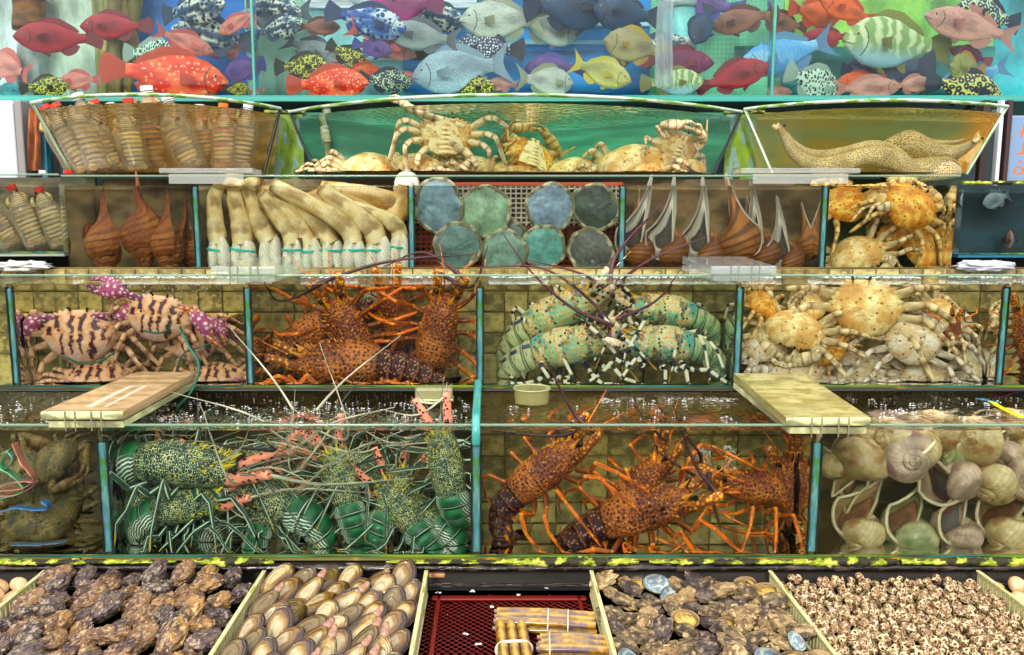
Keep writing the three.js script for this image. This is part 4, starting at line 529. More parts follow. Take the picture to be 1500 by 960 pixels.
{ // amber crabs at
  bound(1201, 1391, Z3, -3.345, Y3b);
  const z = -3.16, g = 'amber crabs packed in the end compartment', lab = 'amber crab packed in the end compartment of the third tier';
  for (const [px, py, w, u, f, k] of [[1232, 300, 78, [0.3, 0.5, 0.8], [-0.3, 0.7, -0.2], 'amber'], [1250, 372, 80, [-0.2, 0.5, 0.8], [0.3, -0.8, 0.3], 'cream'], [1345, 366, 84, [0.2, 0.5, 0.8], [0.6, 0.6, 0.1], 'amber'], [1285, 284, 56, [-0.3, 0.8, 0.4], [0.5, -0.2, 0.8], 'cream'], [1300, 345, 56, [0, 0.4, 0.9], [-0.6, 0.5, 0], 'amber']]) crab(lab, k, P(px, py, z + rr(-0.06, 0.03)), cw(w, z), nv(...u), nv(...f), { group: g, spread: 1.25, drop: 0.05, sag: 0.3, thick: 0.062, clawSize: 1.2 });
  crab('plump amber crab leaning on the end pane with a turquoise band', 'amber', P(1328, 305, -3.12), cw(76, -3.12), nv(0, 0.25, 1), nv(0.5, 0.85, 0), { spread: 1.15, drop: 0.05, sag: 0.5, thick: 0.06, L: 0.85, H: 0.26, clawSize: 1.2 });
}
{ // second tier: flower crabs
  bound(14, 362, Z2, -3.005, Y2b);
  const z = -2.74;
  crab('flower crab with maroon bars and purple claws tied with green string', 'flower', P(122, 492, z), cw(108, z), nv(0.0, 0.05, 1), nv(0.03, 1, -0.1), { name: 'flower_crab', claws: [[[-0.46, 0.04, 0.3], [-0.72, 0.02, 0.36]], [[0.5, 0.02, 0.24], [0.72, 0.04, 0.1]]].reverse(), H: 0.15, L: 0.74, clawSize: 1.5, spread: 1.0, drop: 0.05, sag: 0.9 });
  crab('flower crab on top of the others with orange mottled claws', 'flower', P(234, 466, z + 0.03), cw(92, z), nv(0.0, 0.05, 1), nv(0.15, 1, -0.1), { name: 'flower_crab', claws: [[[-0.5, 0.02, 0.22], [-0.75, 0.04, 0.02]], [[0.48, 0.02, 0.3], [0.72, 0.02, 0.34]]].reverse(), two: true, H: 0.15, L: 0.74, clawSize: 1.6, spread: 0.8, drop: 0.05, sag: 0.8 });
  crab('flower crab squeezed beside the blue divider with a spotted claw', 'flower', P(290, 496, z - 0.05), cw(84, z), nv(0.1, 0.05, 1), nv(-0.3, 1, -0.1), { name: 'flower_crab', claws: [[[-0.4, 0, 0.3], [-0.5, 0, 0.1]], [[0.46, 0.02, 0.3], [0.72, 0.02, 0.38]]].reverse(), H: 0.15, L: 0.74, clawSize: 1.5, spread: 0.9, drop: 0.05, sag: 0.8 });
  for (const [px, py, w, lab] of [[150, 545, 92, 'flower crab lying flat under the maroon barred crabs'], [318, 546, 80, 'flower crab lying under the crab by the blue divider']]) crab(lab, 'flower', P(px, py, z - 0.02), cw(w, z), nv(0, 0.9, 0.35), nv(0.1, -0.3, 1), { name: 'flower_crab', spread: 0.9, drop: 0.12, H: 0.18 });
  const string = M('#1f5f4c', 0.6);
  for (const [a, lab] of [[[[92, 521], [112, 530], [130, 533], [150, 528], [168, 516]], 'dark green string tied round the purple clawed flower crab'], [[[212, 485], [232, 488], [246, 484], [252, 472]], 'green string tied round the topmost flower crab'], [[[258, 545], [270, 518], [296, 508], [312, 502]], 'green string tied round the crab by the blue divider'], [[[264, 478], [275, 505], [291, 535], [281, 572], [258, 598]], 'long loose green string end hanging down to the water']]) solo('string', tube(a.map(([x, y], i) => P(x, y, z + 0.085 + (lab[0] === 'l' ? i * 0.03 : 0))), [[0.0045, 0.003]], { rings: 22, seg: 6 }), string, lab, 'string');
  const sh = thing('submerged_shelf', 'beige perforated board shelf behind the flower crabs', 'shelf'), y = yAt(462, -2.84), bo = M(tex(128, 64, (u, v) => mix(mix(hx('#d9c386'), hx('#b89b58'), fbm(u, v, 4, 5, 3, 12)), hx('#8a6f3a'), wor(u, v, 10, 5, 3)[0] < 0.12 ? 0.7 : 0)), 0.6);
  part(sh, 'board', box2([xAt(60, -2.86), y - 0.012, -2.985], [xAt(345, -2.86), y, -2.83]), bo); for (const px of [62, 152, 340]) part(sh, 'hook', tube([V(xAt(px, -2.83), y - 0.04, -2.826), V(xAt(px, -2.83), y + 0.022, -2.826)], [0.0022], { rings: 3, seg: 6 }), M('#3a342a', 0.5));
}
{ // second tier: cream crabs on the right
  bound(1084, 1474, Z2, -3.005, Y2b);
  const z = -2.76, g = 'pale crabs crowded in the second tier tank', lab = 'pale crab crowded among the others in the second tier tank';
  crab('largest pale crab facing the glass with dark dots on its shell', 'cream', P(1264, 452, z), cw(104, z), nv(0, 0.35, 1), nv(0, 1, -0.35), { claws: [[[0.5, -0.1, 0.3], [0.42, -0.25, 0.1]], [[-0.5, -0.1, 0.3], [-0.42, -0.25, 0.1]]], L: 0.84, H: 0.22, spread: 1.45, drop: 0.0, sag: 0.7, thick: 0.07, clawSize: 1.3 });
  crab('speckled tan crab below the largest pale crab', 'lilac', P(1332, 500, z + 0.02), cw(84, z), nv(0, 0.4, 1), nv(0.1, 1, -0.3), { L: 0.84, H: 0.22, spread: 1.4, drop: 0.0, sag: 0.8, thick: 0.065 });
  crab('orange tinted small crab wedged below the largest crab', 'amber', P(1212, 512, z + 0.02), cw(56, z), nv(-0.2, 0.4, 1), nv(-0.6, 0.6, 0), { spread: 0.9, drop: 0.2 });
  for (const [px, py, w, u, f, k] of [[1160, 480, 86, [-0.2, 0.6, 0.8], [-0.4, -0.5, 0.6], 'cream'], [1118, 500, 80, [0.2, 0.6, 0.8], [0.4, -0.6, 0.5], 'lilac'], [1112, 445, 66, [0.5, 0.6, 0.5], [0.2, 0.8, 0.2], 'amber'], [1250, 538, 90, [0, 0.6, 0.7], [0, -0.7, 0.7], 'lilac'], [1430, 528, 84, [0.1, 0.7, 0.7], [0.1, -0.6, 0.7], 'lilac'], [1160, 540, 80, [0, 0.7, 0.7], [-0.2, -0.6, 0.7], 'lilac'], [1350, 548, 80, [0, 0.7, 0.7], [0.1, -0.6, 0.7], 'lilac'], [1375, 460, 60, [0.1, 0.6, 0.7], [0.5, 0.6, 0.2], 'cream'], [1185, 450, 52, [0.1, 0.6, 0.7], [-0.5, 0.6, 0.2], 'cream']]) crab(lab, k, P(px, py, z + rr(-0.07, 0.03)), cw(w, z), nv(...u), nv(...f), { group: g, spread: 1.35, drop: 0.25, sag: 0.2, thick: 0.068, clawSize: 1.2 });
}
{ // lowest tank, left: mud
  bound(-120, 134, Z1, -2.85, Y1b);
  const z = -2.36;
  for (const [px, py, w, u, f, lab] of [[50, 700, 120, [0.1, 0.5, 0.8], [0.5, 0.6, 0], 'dark mud crab bound with pink and green ribbon'], [72, 752, 120, [0.1, 0.6, 0.8], [-0.3, 0.7, 0], 'dark mud crab bound with blue ribbon'], [60, 792, 120, [0, 0.7, 0.7], [0.2, -0.6, 0.6], 'dark mud crab lying lowest with a slate ribbon'], [90, 668, 80, [0, 0.7, 0.7], [0.6, 0.2, 0.6], 'small dark mud crab at the water line beside the divider']]) crab(lab, 'mud', P(px, py, z - 0.02 + rr(-0.05, 0.02)), cw(w, z), nv(...u), nv(...f), { name: 'mud_crab', spread: 0.7, drop: 0.2 });
  for (const [c, lab, a] of [['#e58f74', 'salmon pink ribbon strip round the upper mud crab', [[22, 648], [34, 675], [52, 702], [40, 712], [0, 718]]], ['#7fd39a', 'light green ribbon strip crossing the pink one', [[18, 656], [4, 682], [20, 694], [38, 716], [0, 730]]], ['#3f8fd0', 'bright blue ribbon strip tied in a knot', [[0, 750], [26, 742], [52, 745], [74, 742], [64, 732]]], ['#56708c', 'slate blue ribbon strip on the lowest mud crab', [[20, 796], [56, 796], [98, 792]]], ['#9fd8b8', 'pale mint ribbon strip along the mud crab claw', [[0, 668], [14, 660], [22, 672], [6, 690]]], ['#d98a86', 'rose ribbon strip behind the green one', [[0, 712], [30, 704], [55, 706], [30, 722], [0, 725]]]]) solo('ribbon', tube(a.map(([x, y]) => P(x, y, z + 0.085)), [[0.02, 0.0014]], { rings: 30, seg: 8, disp: (s, w) => 1 + 0.35 * pn.noise(s * 9, 0, a.length) }), new THREE.MeshPhysicalMaterial({ color: c, roughness: 0.35, transmission: 0.2, thickness: 0, side: THREE.DoubleSide }), lab, 'ribbon');
}

// ---------- lobsters ----------
{ // lowest tank: green lobsters
  bound(134, 697, Z1, -2.85, Y1b);
  const a = (x, y, z) => P(x, y, z), k = 'green', g = 'green lobsters piled in the lowest tank', lab = 'green spiny lobster piled in the lowest tank';
  const L = (l, j, h, up, o) => lobster(l, k, a(...j), a(...h), nv(...up), { fat: 1.02, legDrop: 0.16, ...o });
  L('green lobster at the water line with its striped tail beside the blue divider', [212, 672, -2.38], [345, 690, -2.36], [0.1, 1, 0.35], { curl: 2.3, whips: [[[470, 708, -2.30], [600, 700, -2.3]], [[300, 640, -2.28], [288, 575, -2.3]]] });
  L('green lobster lying on the floor with fanned white stripes beside the divider', [232, 748, -2.33], [330, 730, -2.33], [0.25, 0.8, 0.5], { curl: 2.7, whips: [[[420, 716, -2.30], [560, 722, -2.29]], [[340, 705, -2.28], [292, 590, -2.27]]] });
  L('green lobster with its round tail turned to the glass in mid floor', [430, 745, -2.34], [330, 712, -2.4], [-0.1, 0.9, 0.4], { curl: 2.4, whips: [[[260, 690, -2.33], [180, 660, -2.35]], [[350, 660, -2.32], [372, 610, -2.3]]] });
  L(lab, [512, 738, -2.35], [490, 655, -2.43], [0.05, 0.5, 0.9], { curl: 2.1, group: g, whips: [[[430, 690, -2.34], [432, 570, -2.31]], [[510, 640, -2.31], [468, 502, -2.29]]] });
  L(lab, [565, 752, -2.36], [600, 680, -2.45], [0.1, 0.5, 0.9], { curl: 2.2, group: g, whips: [[[560, 640, -2.4], [500, 600, -2.4]], [[640, 620, -2.38], [655, 560, -2.36]]] });
  L('green lobster standing upright against the teal partition', [662, 722, -2.33], [645, 625, -2.37], [-0.25, 0.2, 1], { curl: 2.5, whips: [[[610, 608, -2.36], [558, 600, -2.36]], [[640, 590, -2.36], [662, 562, -2.34]]] });
  L(lab, [640, 760, -2.38], [560, 715, -2.44], [-0.1, 0.9, 0.4], { curl: 2.2, group: g, whips: [[[500, 700, -2.36], [440, 712, -2.34]], [[520, 670, -2.34], [490, 640, -2.34]]] });
  L(lab, [200, 742, -2.4], [246, 668, -2.46], [-0.1, 0.4, 0.9], { curl: 2.3, group: g, whips: [[[300, 650, -2.4], [380, 640, -2.38]], [[250, 640, -2.4], [320, 600, -2.38]]] }); L(lab, [385, 770, -2.33], [420, 700, -2.42], [0.1, 0.5, 0.9], { curl: 2.4, group: g, whips: [[[480, 680, -2.36], [560, 640, -2.36]], [[400, 650, -2.36], [330, 600, -2.36]]] }); L(lab, [610, 770, -2.33], [560, 700, -2.42], [0, 0.45, 0.9], { curl: 2.5, group: g, whips: [[[520, 660, -2.36], [440, 640, -2.36]], [[600, 650, -2.36], [640, 610, -2.36]]] });
  L(lab, [330, 760, -2.42], [420, 720, -2.45], [0.1, 0.9, 0.3], { curl: 2.0, group: g }); L(lab, [300, 690, -2.47], [400, 668, -2.47], [0, 1, 0.3], { curl: 1.8, group: g }); L(lab, [560, 690, -2.48], [470, 660, -2.48], [0, 1, 0.3], { curl: 1.9, group: g });
}
{ // lowest tank: brown
  bound(697, 1210, Z1, -2.85, Y1b);
  const L = (l, j, h, up, o) => lobster(l, 'rock', P(...j), P(...h), nv(...up), { fat: 1.05, legSpread: 1.15, legDrop: 0.22, ...o });
  L('brown rock lobster rearing up beside the teal partition', [757, 718, -2.36], [846, 652, -2.36], [-0.45, 0.75, 0.45], { curl: 1.9, whips: [[[846, 612, -2.35], [795, 520, -2.32]], [[830, 636, -2.30], [700, 628, -2.30]]] });
  L('brown rock lobster lying in front with orange legs on the tank floor', [886, 762, -2.33], [1008, 728, -2.32], [-0.1, 0.85, 0.5], { curl: 1.5, whips: [[[1018, 680, -2.30], [985, 590, -2.30]], [[1040, 720, -2.29], [1060, 790, -2.28]]] });
  L('brown rock lobster in the back seen side on near the sea snails', [1150, 715, -2.49], [1052, 700, -2.47], [0, 1, 0.3], { curl: 1.2, whips: [[[1020, 660, -2.46], [960, 590, -2.44]], [[1010, 690, -2.4], [950, 650, -2.4]]] });
  L('brown rock lobster behind the front one with raised antenna bases', [900, 740, -2.48], [968, 668, -2.47], [-0.3, 0.8, 0.4], { curl: 1.7, whips: ['none', [[970, 640, -2.44], [924, 588, -2.42]]] });
  L('dark rock lobster squeezed against the divider of the sea snails', [1170, 760, -2.48], [1140, 670, -2.47], [0.1, 0.3, 0.9], { curl: 1.4, whips: ['none', 'none'] });
}
{ // second tier: rock lobsters
  bound(362, 703, Z2, -3.005, Y2b);
  const L = (l, j, h, up, o) => lobster(l, 'rock', P(...j), P(...h), nv(...up), { fat: 1.05, legSpread: 1.2, legDrop: 0.26, ...o });
  L('brown rock lobster upright behind the glass with orange legs dangling', [535, 530, -2.80], [492, 438, -2.77], [-0.2, 0.3, 1], { curl: 1.5, whips: [[[410, 440, -2.72], [385, 410, -2.7]], [[560, 385, -2.72], [700, 372, -2.72]]] });
  L('brown rock lobster leaning by the blue divider of the ornate lobsters', [632, 528, -2.80], [655, 432, -2.77], [0.1, 0.3, 1], { curl: 1.6, whips: [[[620, 370, -2.75], [560, 392, -2.7]], [[690, 420, -2.72], [715, 360, -2.7]]] });
  L('dark rock lobster lying along the floor with pale marks on its tail', [556, 532, -2.72], [440, 528, -2.74], [0, 1, 0.35], { curl: 0.9, fat: 1.1, whips: ['none', 'none'] });
  L('dark rock lobster with its round back to the flower crabs', [480, 470, -2.88], [400, 530, -2.84], [0.1, 1, 0.4], { curl: 1.0, whips: ['none', 'none'] });
  L('brown rock lobster hidden behind the others below the water line', [590, 500, -2.92], [572, 418, -2.9], [0, 0.3, 1], { curl: 1.2, whips: ['none', 'none'] });
  bound(1084, 1474, Z2, -3.005, Y2b);
  lobster('small brown rock lobster among the pale crabs', 'rock', P(1385, 505, -2.76), P(1392, 462, -2.76), nv(0.1, 0.2, 1), { curl: 1.6, whips: [[[1410, 470, -2.72], [1445, 468, -2.7]], 'none'] });
  bound(1474, 1700, Z2, -3.005, Y2b);
  lobster('orange clawed lobster cut off at the end of the second tier', 'rock', P(1500, 520, -2.76), P(1488, 450, -2.76), nv(0, 0.3, 1), { curl: 1.6, whips: ['none', 'none'] });
}
{ // second tier: ornate
  bound(703, 1084, Z2, -3.005, Y2b);
  const L = (l, j, h, up, o) => lobster(l, 'ornate', P(...j), P(...h), nv(...up), { fat: 1.12, legSpread: 1.0, legDrop: 0.24, ...o });
  L('teal ornate lobster lying lower with its head to the middle, by the rock lobsters', [785, 516, -2.75], [886, 496, -2.72], [-0.25, 0.75, 0.65], { curl: 1.9, legSpread: 1.2, whips: [[[840, 452, -2.70], [775, 395, -2.7], [735, 340, -2.7]], [[900, 470, -2.7], [930, 440, -2.7]]], baseDir: [[0.1, 0.8, 0.6], [0.4, 0.5, 1]] });
  L('teal ornate lobster lying lower with its head to the middle, by the pale crabs', [1006, 506, -2.73], [912, 500, -2.70], [0.2, 0.9, 0.4], { curl: 1.6, legSpread: 1.25, whips: [[[960, 440, -2.70], [1000, 392, -2.7]], [[890, 470, -2.7], [800, 395, -2.7], [700, 392, -2.7]]], baseDir: [[0.1, 0.8, 0.6], [0.4, 0.5, 1]] });
  L('teal ornate lobster resting above the lower one on the rock lobster side', [776, 478, -2.9], [868, 434, -2.84], [-0.3, 0.9, 0.5], { curl: 1.5, legSpread: 1.2, whips: [[[900, 380, -2.8], [978, 290, -2.75]], 'none'] });
  L('teal ornate lobster resting above the lower one on the pale crab side', [1008, 462, -2.86], [922, 446, -2.84], [0.15, 1, 0.3], { curl: 1.7, legSpread: 1.2, whips: [[[950, 382, -2.8], [1040, 345, -2.75]], [[860, 405, -2.8], [770, 380, -2.75]]] });
}
BND = null;
// ---------- coiled sea snails ----------
// axis along y, apex up, canal down; the open mouth faces +z on the +x side
function coil({ turns = 3.6, W = 1.75, R = 0.2, a = 0.26, h = 0.33, A = 0.34, si = 0.5, nt = 18, nf = 18, knob = 0, rib = 0, seedN = 1, lift = 0, ce = 1.9, cw0 = 0.06, late = 2.2 }) {
  const b = Math.log(W) / TAU, N = Math.round(turns * nt), at = (th, f, sc = 1) => {
    const k = Math.exp(b * (th - turns * TAU)), s = Math.sin(f), c = Math.cos(f), t = clamp((-s - 0.25) / 0.75) * (0.12 + 0.88 * sst(turns * TAU - late, turns * TAU - 0.15, th)), g = 1 + knob * Math.max(0, Math.sin(th * 7)) * Math.exp(-Math.pow((f - 0.9) * 2.2, 2)) + rib * Math.sin(f * 22) + 0.03 * pn.noise(Math.cos(th) * 3, th, f + seedN);
    const rad = k * (R + a * c * g * sc) * Math.pow(1 - t, ce) + k * cw0 * t * (1 + 0.6 * c * sc), y = k * (-A + h * (s > 0 ? s * g : s * (1 - 0.2 * t)) * sc - si * Math.pow(t, 1.6) * sc) + A * lift;
    return V(Math.cos(th) * Math.max(0.001, rad), y, Math.sin(th) * Math.max(0.001, rad));
  };
  const end = turns * TAU - ((turns % 1) * TAU) * 0, off = (turns % 1) * TAU; // turned so that the mouth faces +z
  const body = grid(N, nf, (u, v) => { const p = at(u * turns * TAU, v * TAU); return p.applyAxisAngle(V(0, 1, 0), off); }, (u, v) => [u * turns, v]);
  const ring = []; for (let i = 0; i <= 28; i++) ring.push(at(end, i / 28 * TAU).applyAxisAngle(V(0, 1, 0), off));
  const fill = (back, sc) => { const th = end - back; return grid(8, 28, (u, v) => { const c0 = at(th, 0, 0.02), p = at(th, v * TAU, sc); return c0.lerp(p, u).applyAxisAngle(V(0, 1, 0), off); }); };
  return { body, ring, fill };
}
const snailTex = (a, b, c, s) => tex(256, 256, (u, v) => { let k = mix(hx(a), hx(b), sst(0.3, 0.7, fbm(u, v, 6, 5, s))); k = mix(k, hx(c), 0.6 * sst(0.55, 0.75, fbm(u, v, 9, 4, s + 3))); return mix(k, hx(a), 0.35 * sst(0.5, 0.9, Math.sin(u * TAU * 26 + 4 * fbm(u, v, 5, 3, s)))); });
const bailer = [snailTex('#94805a', '#cfc09c', '#75492a', 3), snailTex('#857464', '#c6b09c', '#7a5058', 13), snailTex('#7a7f5c', '#c0b898', '#4c6a34', 23)].map(t => M(t, 0.35, { bumpMap: bumpFine, bumpScale: 0.004 }));
const lipMat = M(mottle('#e6d8b4', '#caa878', 6), 0.3), opercMat = M(mottle('#4a3c30', '#2f2822', 6), 0.5), innerMat = M(mottle('#a8795c', '#6a4a3c', 4), 0.35), hornPale = M(mottle('#efe4d2', '#e2c6b2', 4), 0.3);
const bailerGeo = [1, 2, 3].map(i => coil({ seedN: i * 7, turns: 4, W: [1.95, 2.05, 1.85][i - 1], A: 0.44, si: [0.36, 0.42, 0.3][i - 1], R: 0.19, a: 0.3, ce: 1.15, cw0: 0.1, nt: 26, nf: 26, lift: 1 }));
const bailFill = bailerGeo.map(g => [g.fill(0.95, 0.95), g.fill(0.6, 0.5)]), bailLip = bailerGeo.map(g => tube(g.ring, [[0.03, 0.026]], { seg: 7, ends: false }));
function snail(label, px, py, size, z, tilt, yaw, pitch, v, group, name = 'sea_snail', mats = bailer, inner = innerMat, op = opercMat) {
  const t = thing(name, label, 'sea snail', group), g = bailerGeo[v % 3];
  part(t, 'shell', g.body, mats[v % mats.length]); part(t, 'lip', bailLip[v % 3], lipMat); part(t, 'inner_wall', bailFill[v % 3][0], inner); if (v === 1) part(t, 'operculum', bailFill[1][1], op);
  const q = new THREE.Quaternion().setFromEuler(new THREE.Euler(pitch, yaw, 0, 'XYZ')); if (Array.isArray(tilt)) orient(t, V(...tilt), V(...yaw)); else t.quaternion.setFromEuler(new THREE.Euler(0, 0, tilt)).multiply(q);
  t.position.copy(P(px, py, z)); t.scale.setScalar(size * mpp(z) * 1.12); return t;
}
{
  const lab = 'sea snail with a wide open mouth in the lower row of the lowest tank', g = 'gaping sea snails on the tank floor';
  for (const [px, py, s, z, ti, ya, pi, v] of [[1262, 758, 98, -2.38, [-0.5, -0.75, 0.3], [0.1, 0.35, 0.9], 0, 0], [1334, 764, 100, -2.38, [-0.35, -0.8, 0.4], [0.35, 0.35, 0.85], 0, 2], [1402, 762, 94, -2.37, [-0.2, -0.85, 0.3], [0.45, 0.25, 0.8], 0, 1], [1474, 758, 104, -2.38, [-0.6, -0.7, 0.2], [0.0, 0.35, 0.9], 0, 0], [1545, 764, 100, -2.38, [-0.4, -0.6, 0.4], [0.1, 0.4, 0.85], 0, 1], [1296, 784, 70, -2.44, [-0.2, -0.8, 0.4], [0.5, 0.3, 0.8], 0, 1], [1440, 786, 70, -2.45, [-0.3, -0.8, 0.4], [-0.4, 0.3, 0.8], 0, 1]]) snail(lab, px, py, s, z, ti, ya, pi, v, g);
  snail('round cream sea snail with its curved canal pointing down', 1258, 676, 96, -2.42, -0.5, 2.6, 0.2, 0); snail('sea snail showing the spiral of its apex to the glass', 1320, 672, 92, -2.38, 0.4, 0.3, 1.35, 1); snail('sea snail with a grey mouth and canal pointing up beside the spiral one', 1384, 690, 98, -2.38, [0.5, -0.55, 0.5], [-0.1, 0.35, 0.9], 0, 1);
  snail('large sea snail with brown mouth and canal pointing outwards', 1446, 684, 112, -2.42, [-0.55, -0.6, 0.5], [0.05, 0.5, 0.85], 0, 0); snail('sea snail with orange spiral apex beside the large brown mouthed one', 1500, 700, 80, -2.38, 1.3, 0.5, 1.1, 1); snail('sea snail hidden behind the divider with a narrow mouth', 1222, 690, 84, -2.45, 0.1, -0.9, 0.1, 0);
  const lb = 'pale sea snail in the back row at the water line', gb = 'sea snails in the back row'; for (const [px, py, s, ti, v, z] of [[1342, 662, 96, 0.6, 0, -2.47], [1398, 664, 96, 1.2, 2, -2.48], [1470, 652, 96, 2.0, 1, -2.48], [1505, 664, 90, 0.4, 0, -2.46], [1175, 672, 76, -0.3, 2, -2.54], [1300, 650, 84, 0.2, 1, -2.5]]) snail(lb, px, py, s, z, ti, 0.4, 0.4, v, gb);
  const lw = 'sea snail lying on its side across the water surface', gw = 'sea snails breaking the water surface'; for (const [px, py, s, ti, z] of [[1305, 640, 86, 1.5, -2.42], [1372, 626, 86, 1.75, -2.5], [1250, 628, 80, 1.4, -2.48], [1430, 640, 84, 1.3, -2.42], [1480, 622, 76, 1.6, -2.52]]) snail(lw, px, py, s, z, ti, 2.4, 0.5, 0, gw);
}
// long canal whelks and hairy tritons of the third tier
const whelkG = coil({ turns: 3.4, W: 2.3, R: 0.13, a: 0.24, h: 0.3, ce: 1.5, A: 0.42, si: 0.62, knob: 0.2, rib: 0.02, nt: 24, nf: 22, seedN: 4 }), whelkFill = [whelkG.fill(0.3, 0.98), whelkG.fill(0.2, 0.5)], whelkLip = tube(whelkG.ring, [[0.016, 0.016]], { seg: 6, ends: false });
const whelkMat = M(tex(256, 256, (u, v) => mix(mix(hx('#6a4122'), hx('#94622f'), sst(0.3, 0.7, fbm(u, v, 6, 4, 3))), hx('#3a2414'), 0.6 * sst(0.2, 0.8, Math.sin(v * TAU * 16 + 2 * fbm(u, v, 6, 2, 5))))), 0.6, { bumpMap: bumpFine, bumpScale: 0.005 });
const tritonMat = M(tex(256, 256, (u, v) => { const h = Math.sin(v * TAU * 18 + 2 * fbm(u, v, 9, 3, 5)), k = Math.sin(u * TAU * 22 + 2 * fbm(u, v, 9, 3, 8)); let c = mix(hx('#7a4322'), hx('#9c6a38'), sst(0.3, 0.7, fbm(u, v, 5, 5, 13))); c = mix(c, hx('#4a2614'), 0.5 * sst(0, 1, h)); return mix(c, hx('#d2b48a'), 0.55 * sst(0.75, 1, h * k) * sst(0.4, 0.6, fbm(u, v, 6, 3, 19))); }), 0.65, { bumpMap: bumpCrust, bumpScale: 0.01 });
const tritonG = coil({ turns: 4.2, W: 1.55, R: 0.1, a: 0.18, h: 0.24, A: 0.55, si: 0.42, knob: 0.12, rib: 0.03, nt: 24, nf: 22, seedN: 8 });
function hang(label, group, cx, cy, tx, ty, z, sz, yaw, kind) {
  const t = thing(kind === 'w' ? 'whelk' : 'triton_shell', label, 'sea snail', group), g = kind === 'w' ? whelkG : tritonG;
  part(t, 'shell', g.body, kind === 'w' ? whelkMat : tritonMat); if (kind === 'w') { part(t, 'lip', whelkLip, hornPale); part(t, 'inner_wall', whelkFill[0], hornPale); part(t, 'operculum', whelkFill[1], opercMat).position.z = 0.012; } else part(t, 'inner_wall', tritonG.fill(0.3, 0.97), innerMat);
  const a = P(cx, cy, z), b = P(tx, ty, z), up = a.clone().sub(b).normalize(), l = a.distanceTo(b) / (kind === 'w' ? 0.84 : 0.74); orient(t, up, V(Math.sin(yaw), 0, Math.cos(yaw))); t.scale.setScalar(l * sz); t.position.copy(b).addScaledVector(up, l * sz * (kind === 'w' ? 1.24 : 1.18)); return t;
}
{
  const g = 'whelks standing with their canals up', lab = 'brown whelk with pale mouth and canal pointing up';
  for (const [cx, cy, tx, ty, yw, z, l] of [[938, 352, 960, 262, 0.2, -3.14], [984, 352, 994, 262, -0.05, -3.1], [1036, 354, 1036, 262, -0.1, -3.12], [1116, 356, 1106, 268, -0.2, -3.12], [1154, 366, 1142, 290, 0.1, -3.09]]) hang(lab, g, cx, cy, tx, ty, z, 1, yw, 'w');
  hang('brown whelk with its ribbed back turned to the glass', null, 1074, 350, 1058, 260, -3.13, 1, 2.6, 'w'); hang('whelk half hidden behind the whelk next to the clear lid', null, 1176, 362, 1166, 300, -3.2, 0.9, 2.2, 'w'); hang('whelk peeping out beside the blue divider of the round shells', null, 926, 330, 932, 280, -3.24, 1, 1.9, 'w'); hang('whelk lying low behind the others on the third tier', null, 1090, 350, 1084, 290, -3.26, 1, 2.9, 'w');
  hang('hairy brown triton shell close to the tank corner, canal at the water line', null, 156, 345, 150, 270, -3.12, 1.2, 2.6, 't'); hang('hairy brown triton shell whose tip rises above the tank rim', null, 208, 338, 190, 244, -3.12, 1.05, -2.2, 't'); hang('hairy brown triton shell with pale rows of knobs by the blue divider', null, 250, 345, 248, 272, -3.12, 1.2, 2.1, 't'); hang('hairy triton shell squeezed against the divider of the giant clams', null, 284, 345, 280, 280, -3.22, 1.2, 1.5, 't'); hang('hairy triton shell leaning behind the others in the corner', null, 128, 330, 120, 288, -3.24, 1.3, -1.2, 't');
}

// ---------- geoducks ----------
const valveTex = M(tex(128, 128, (u, v) => { const r = Math.hypot((u - 0.5) * 1.2, v - 0.8) * 2; return mix(mix(hx('#f6f2e8'), hx('#e2dac4'), sst(0.2, 0.8, 0.5 + 0.5 * Math.sin(r * 50))), hx('#a58a5a'), sst(0.55, 0.8, fbm(u, v, 5, 4, 3)) * 0.5); }), 0.45), siphonMat = M(tex(128, 128, (u, v) => mix(mix(hx('#e6d4aa'), hx('#c29f62'), sst(0.3, 0.7, fbm(u, v, 3, 5, 6))), hx('#7a5a34'), 0.6 * sst(0.52, 0.75, fbm(u, v, 4, 5, 9)) + 0.1 * sst(0.5, 0.9, Math.sin(v * 190 + 6 * fbm(u, v, 4, 3, 2))) + 0.8 * sst(0.94, 1, v))), 0.4, { bumpMap: bumpFine, bumpScale: 0.004 }), bandMat = M('#3fc4b4', 0.5), fleshDark = M('#5a3c22', 0.5);
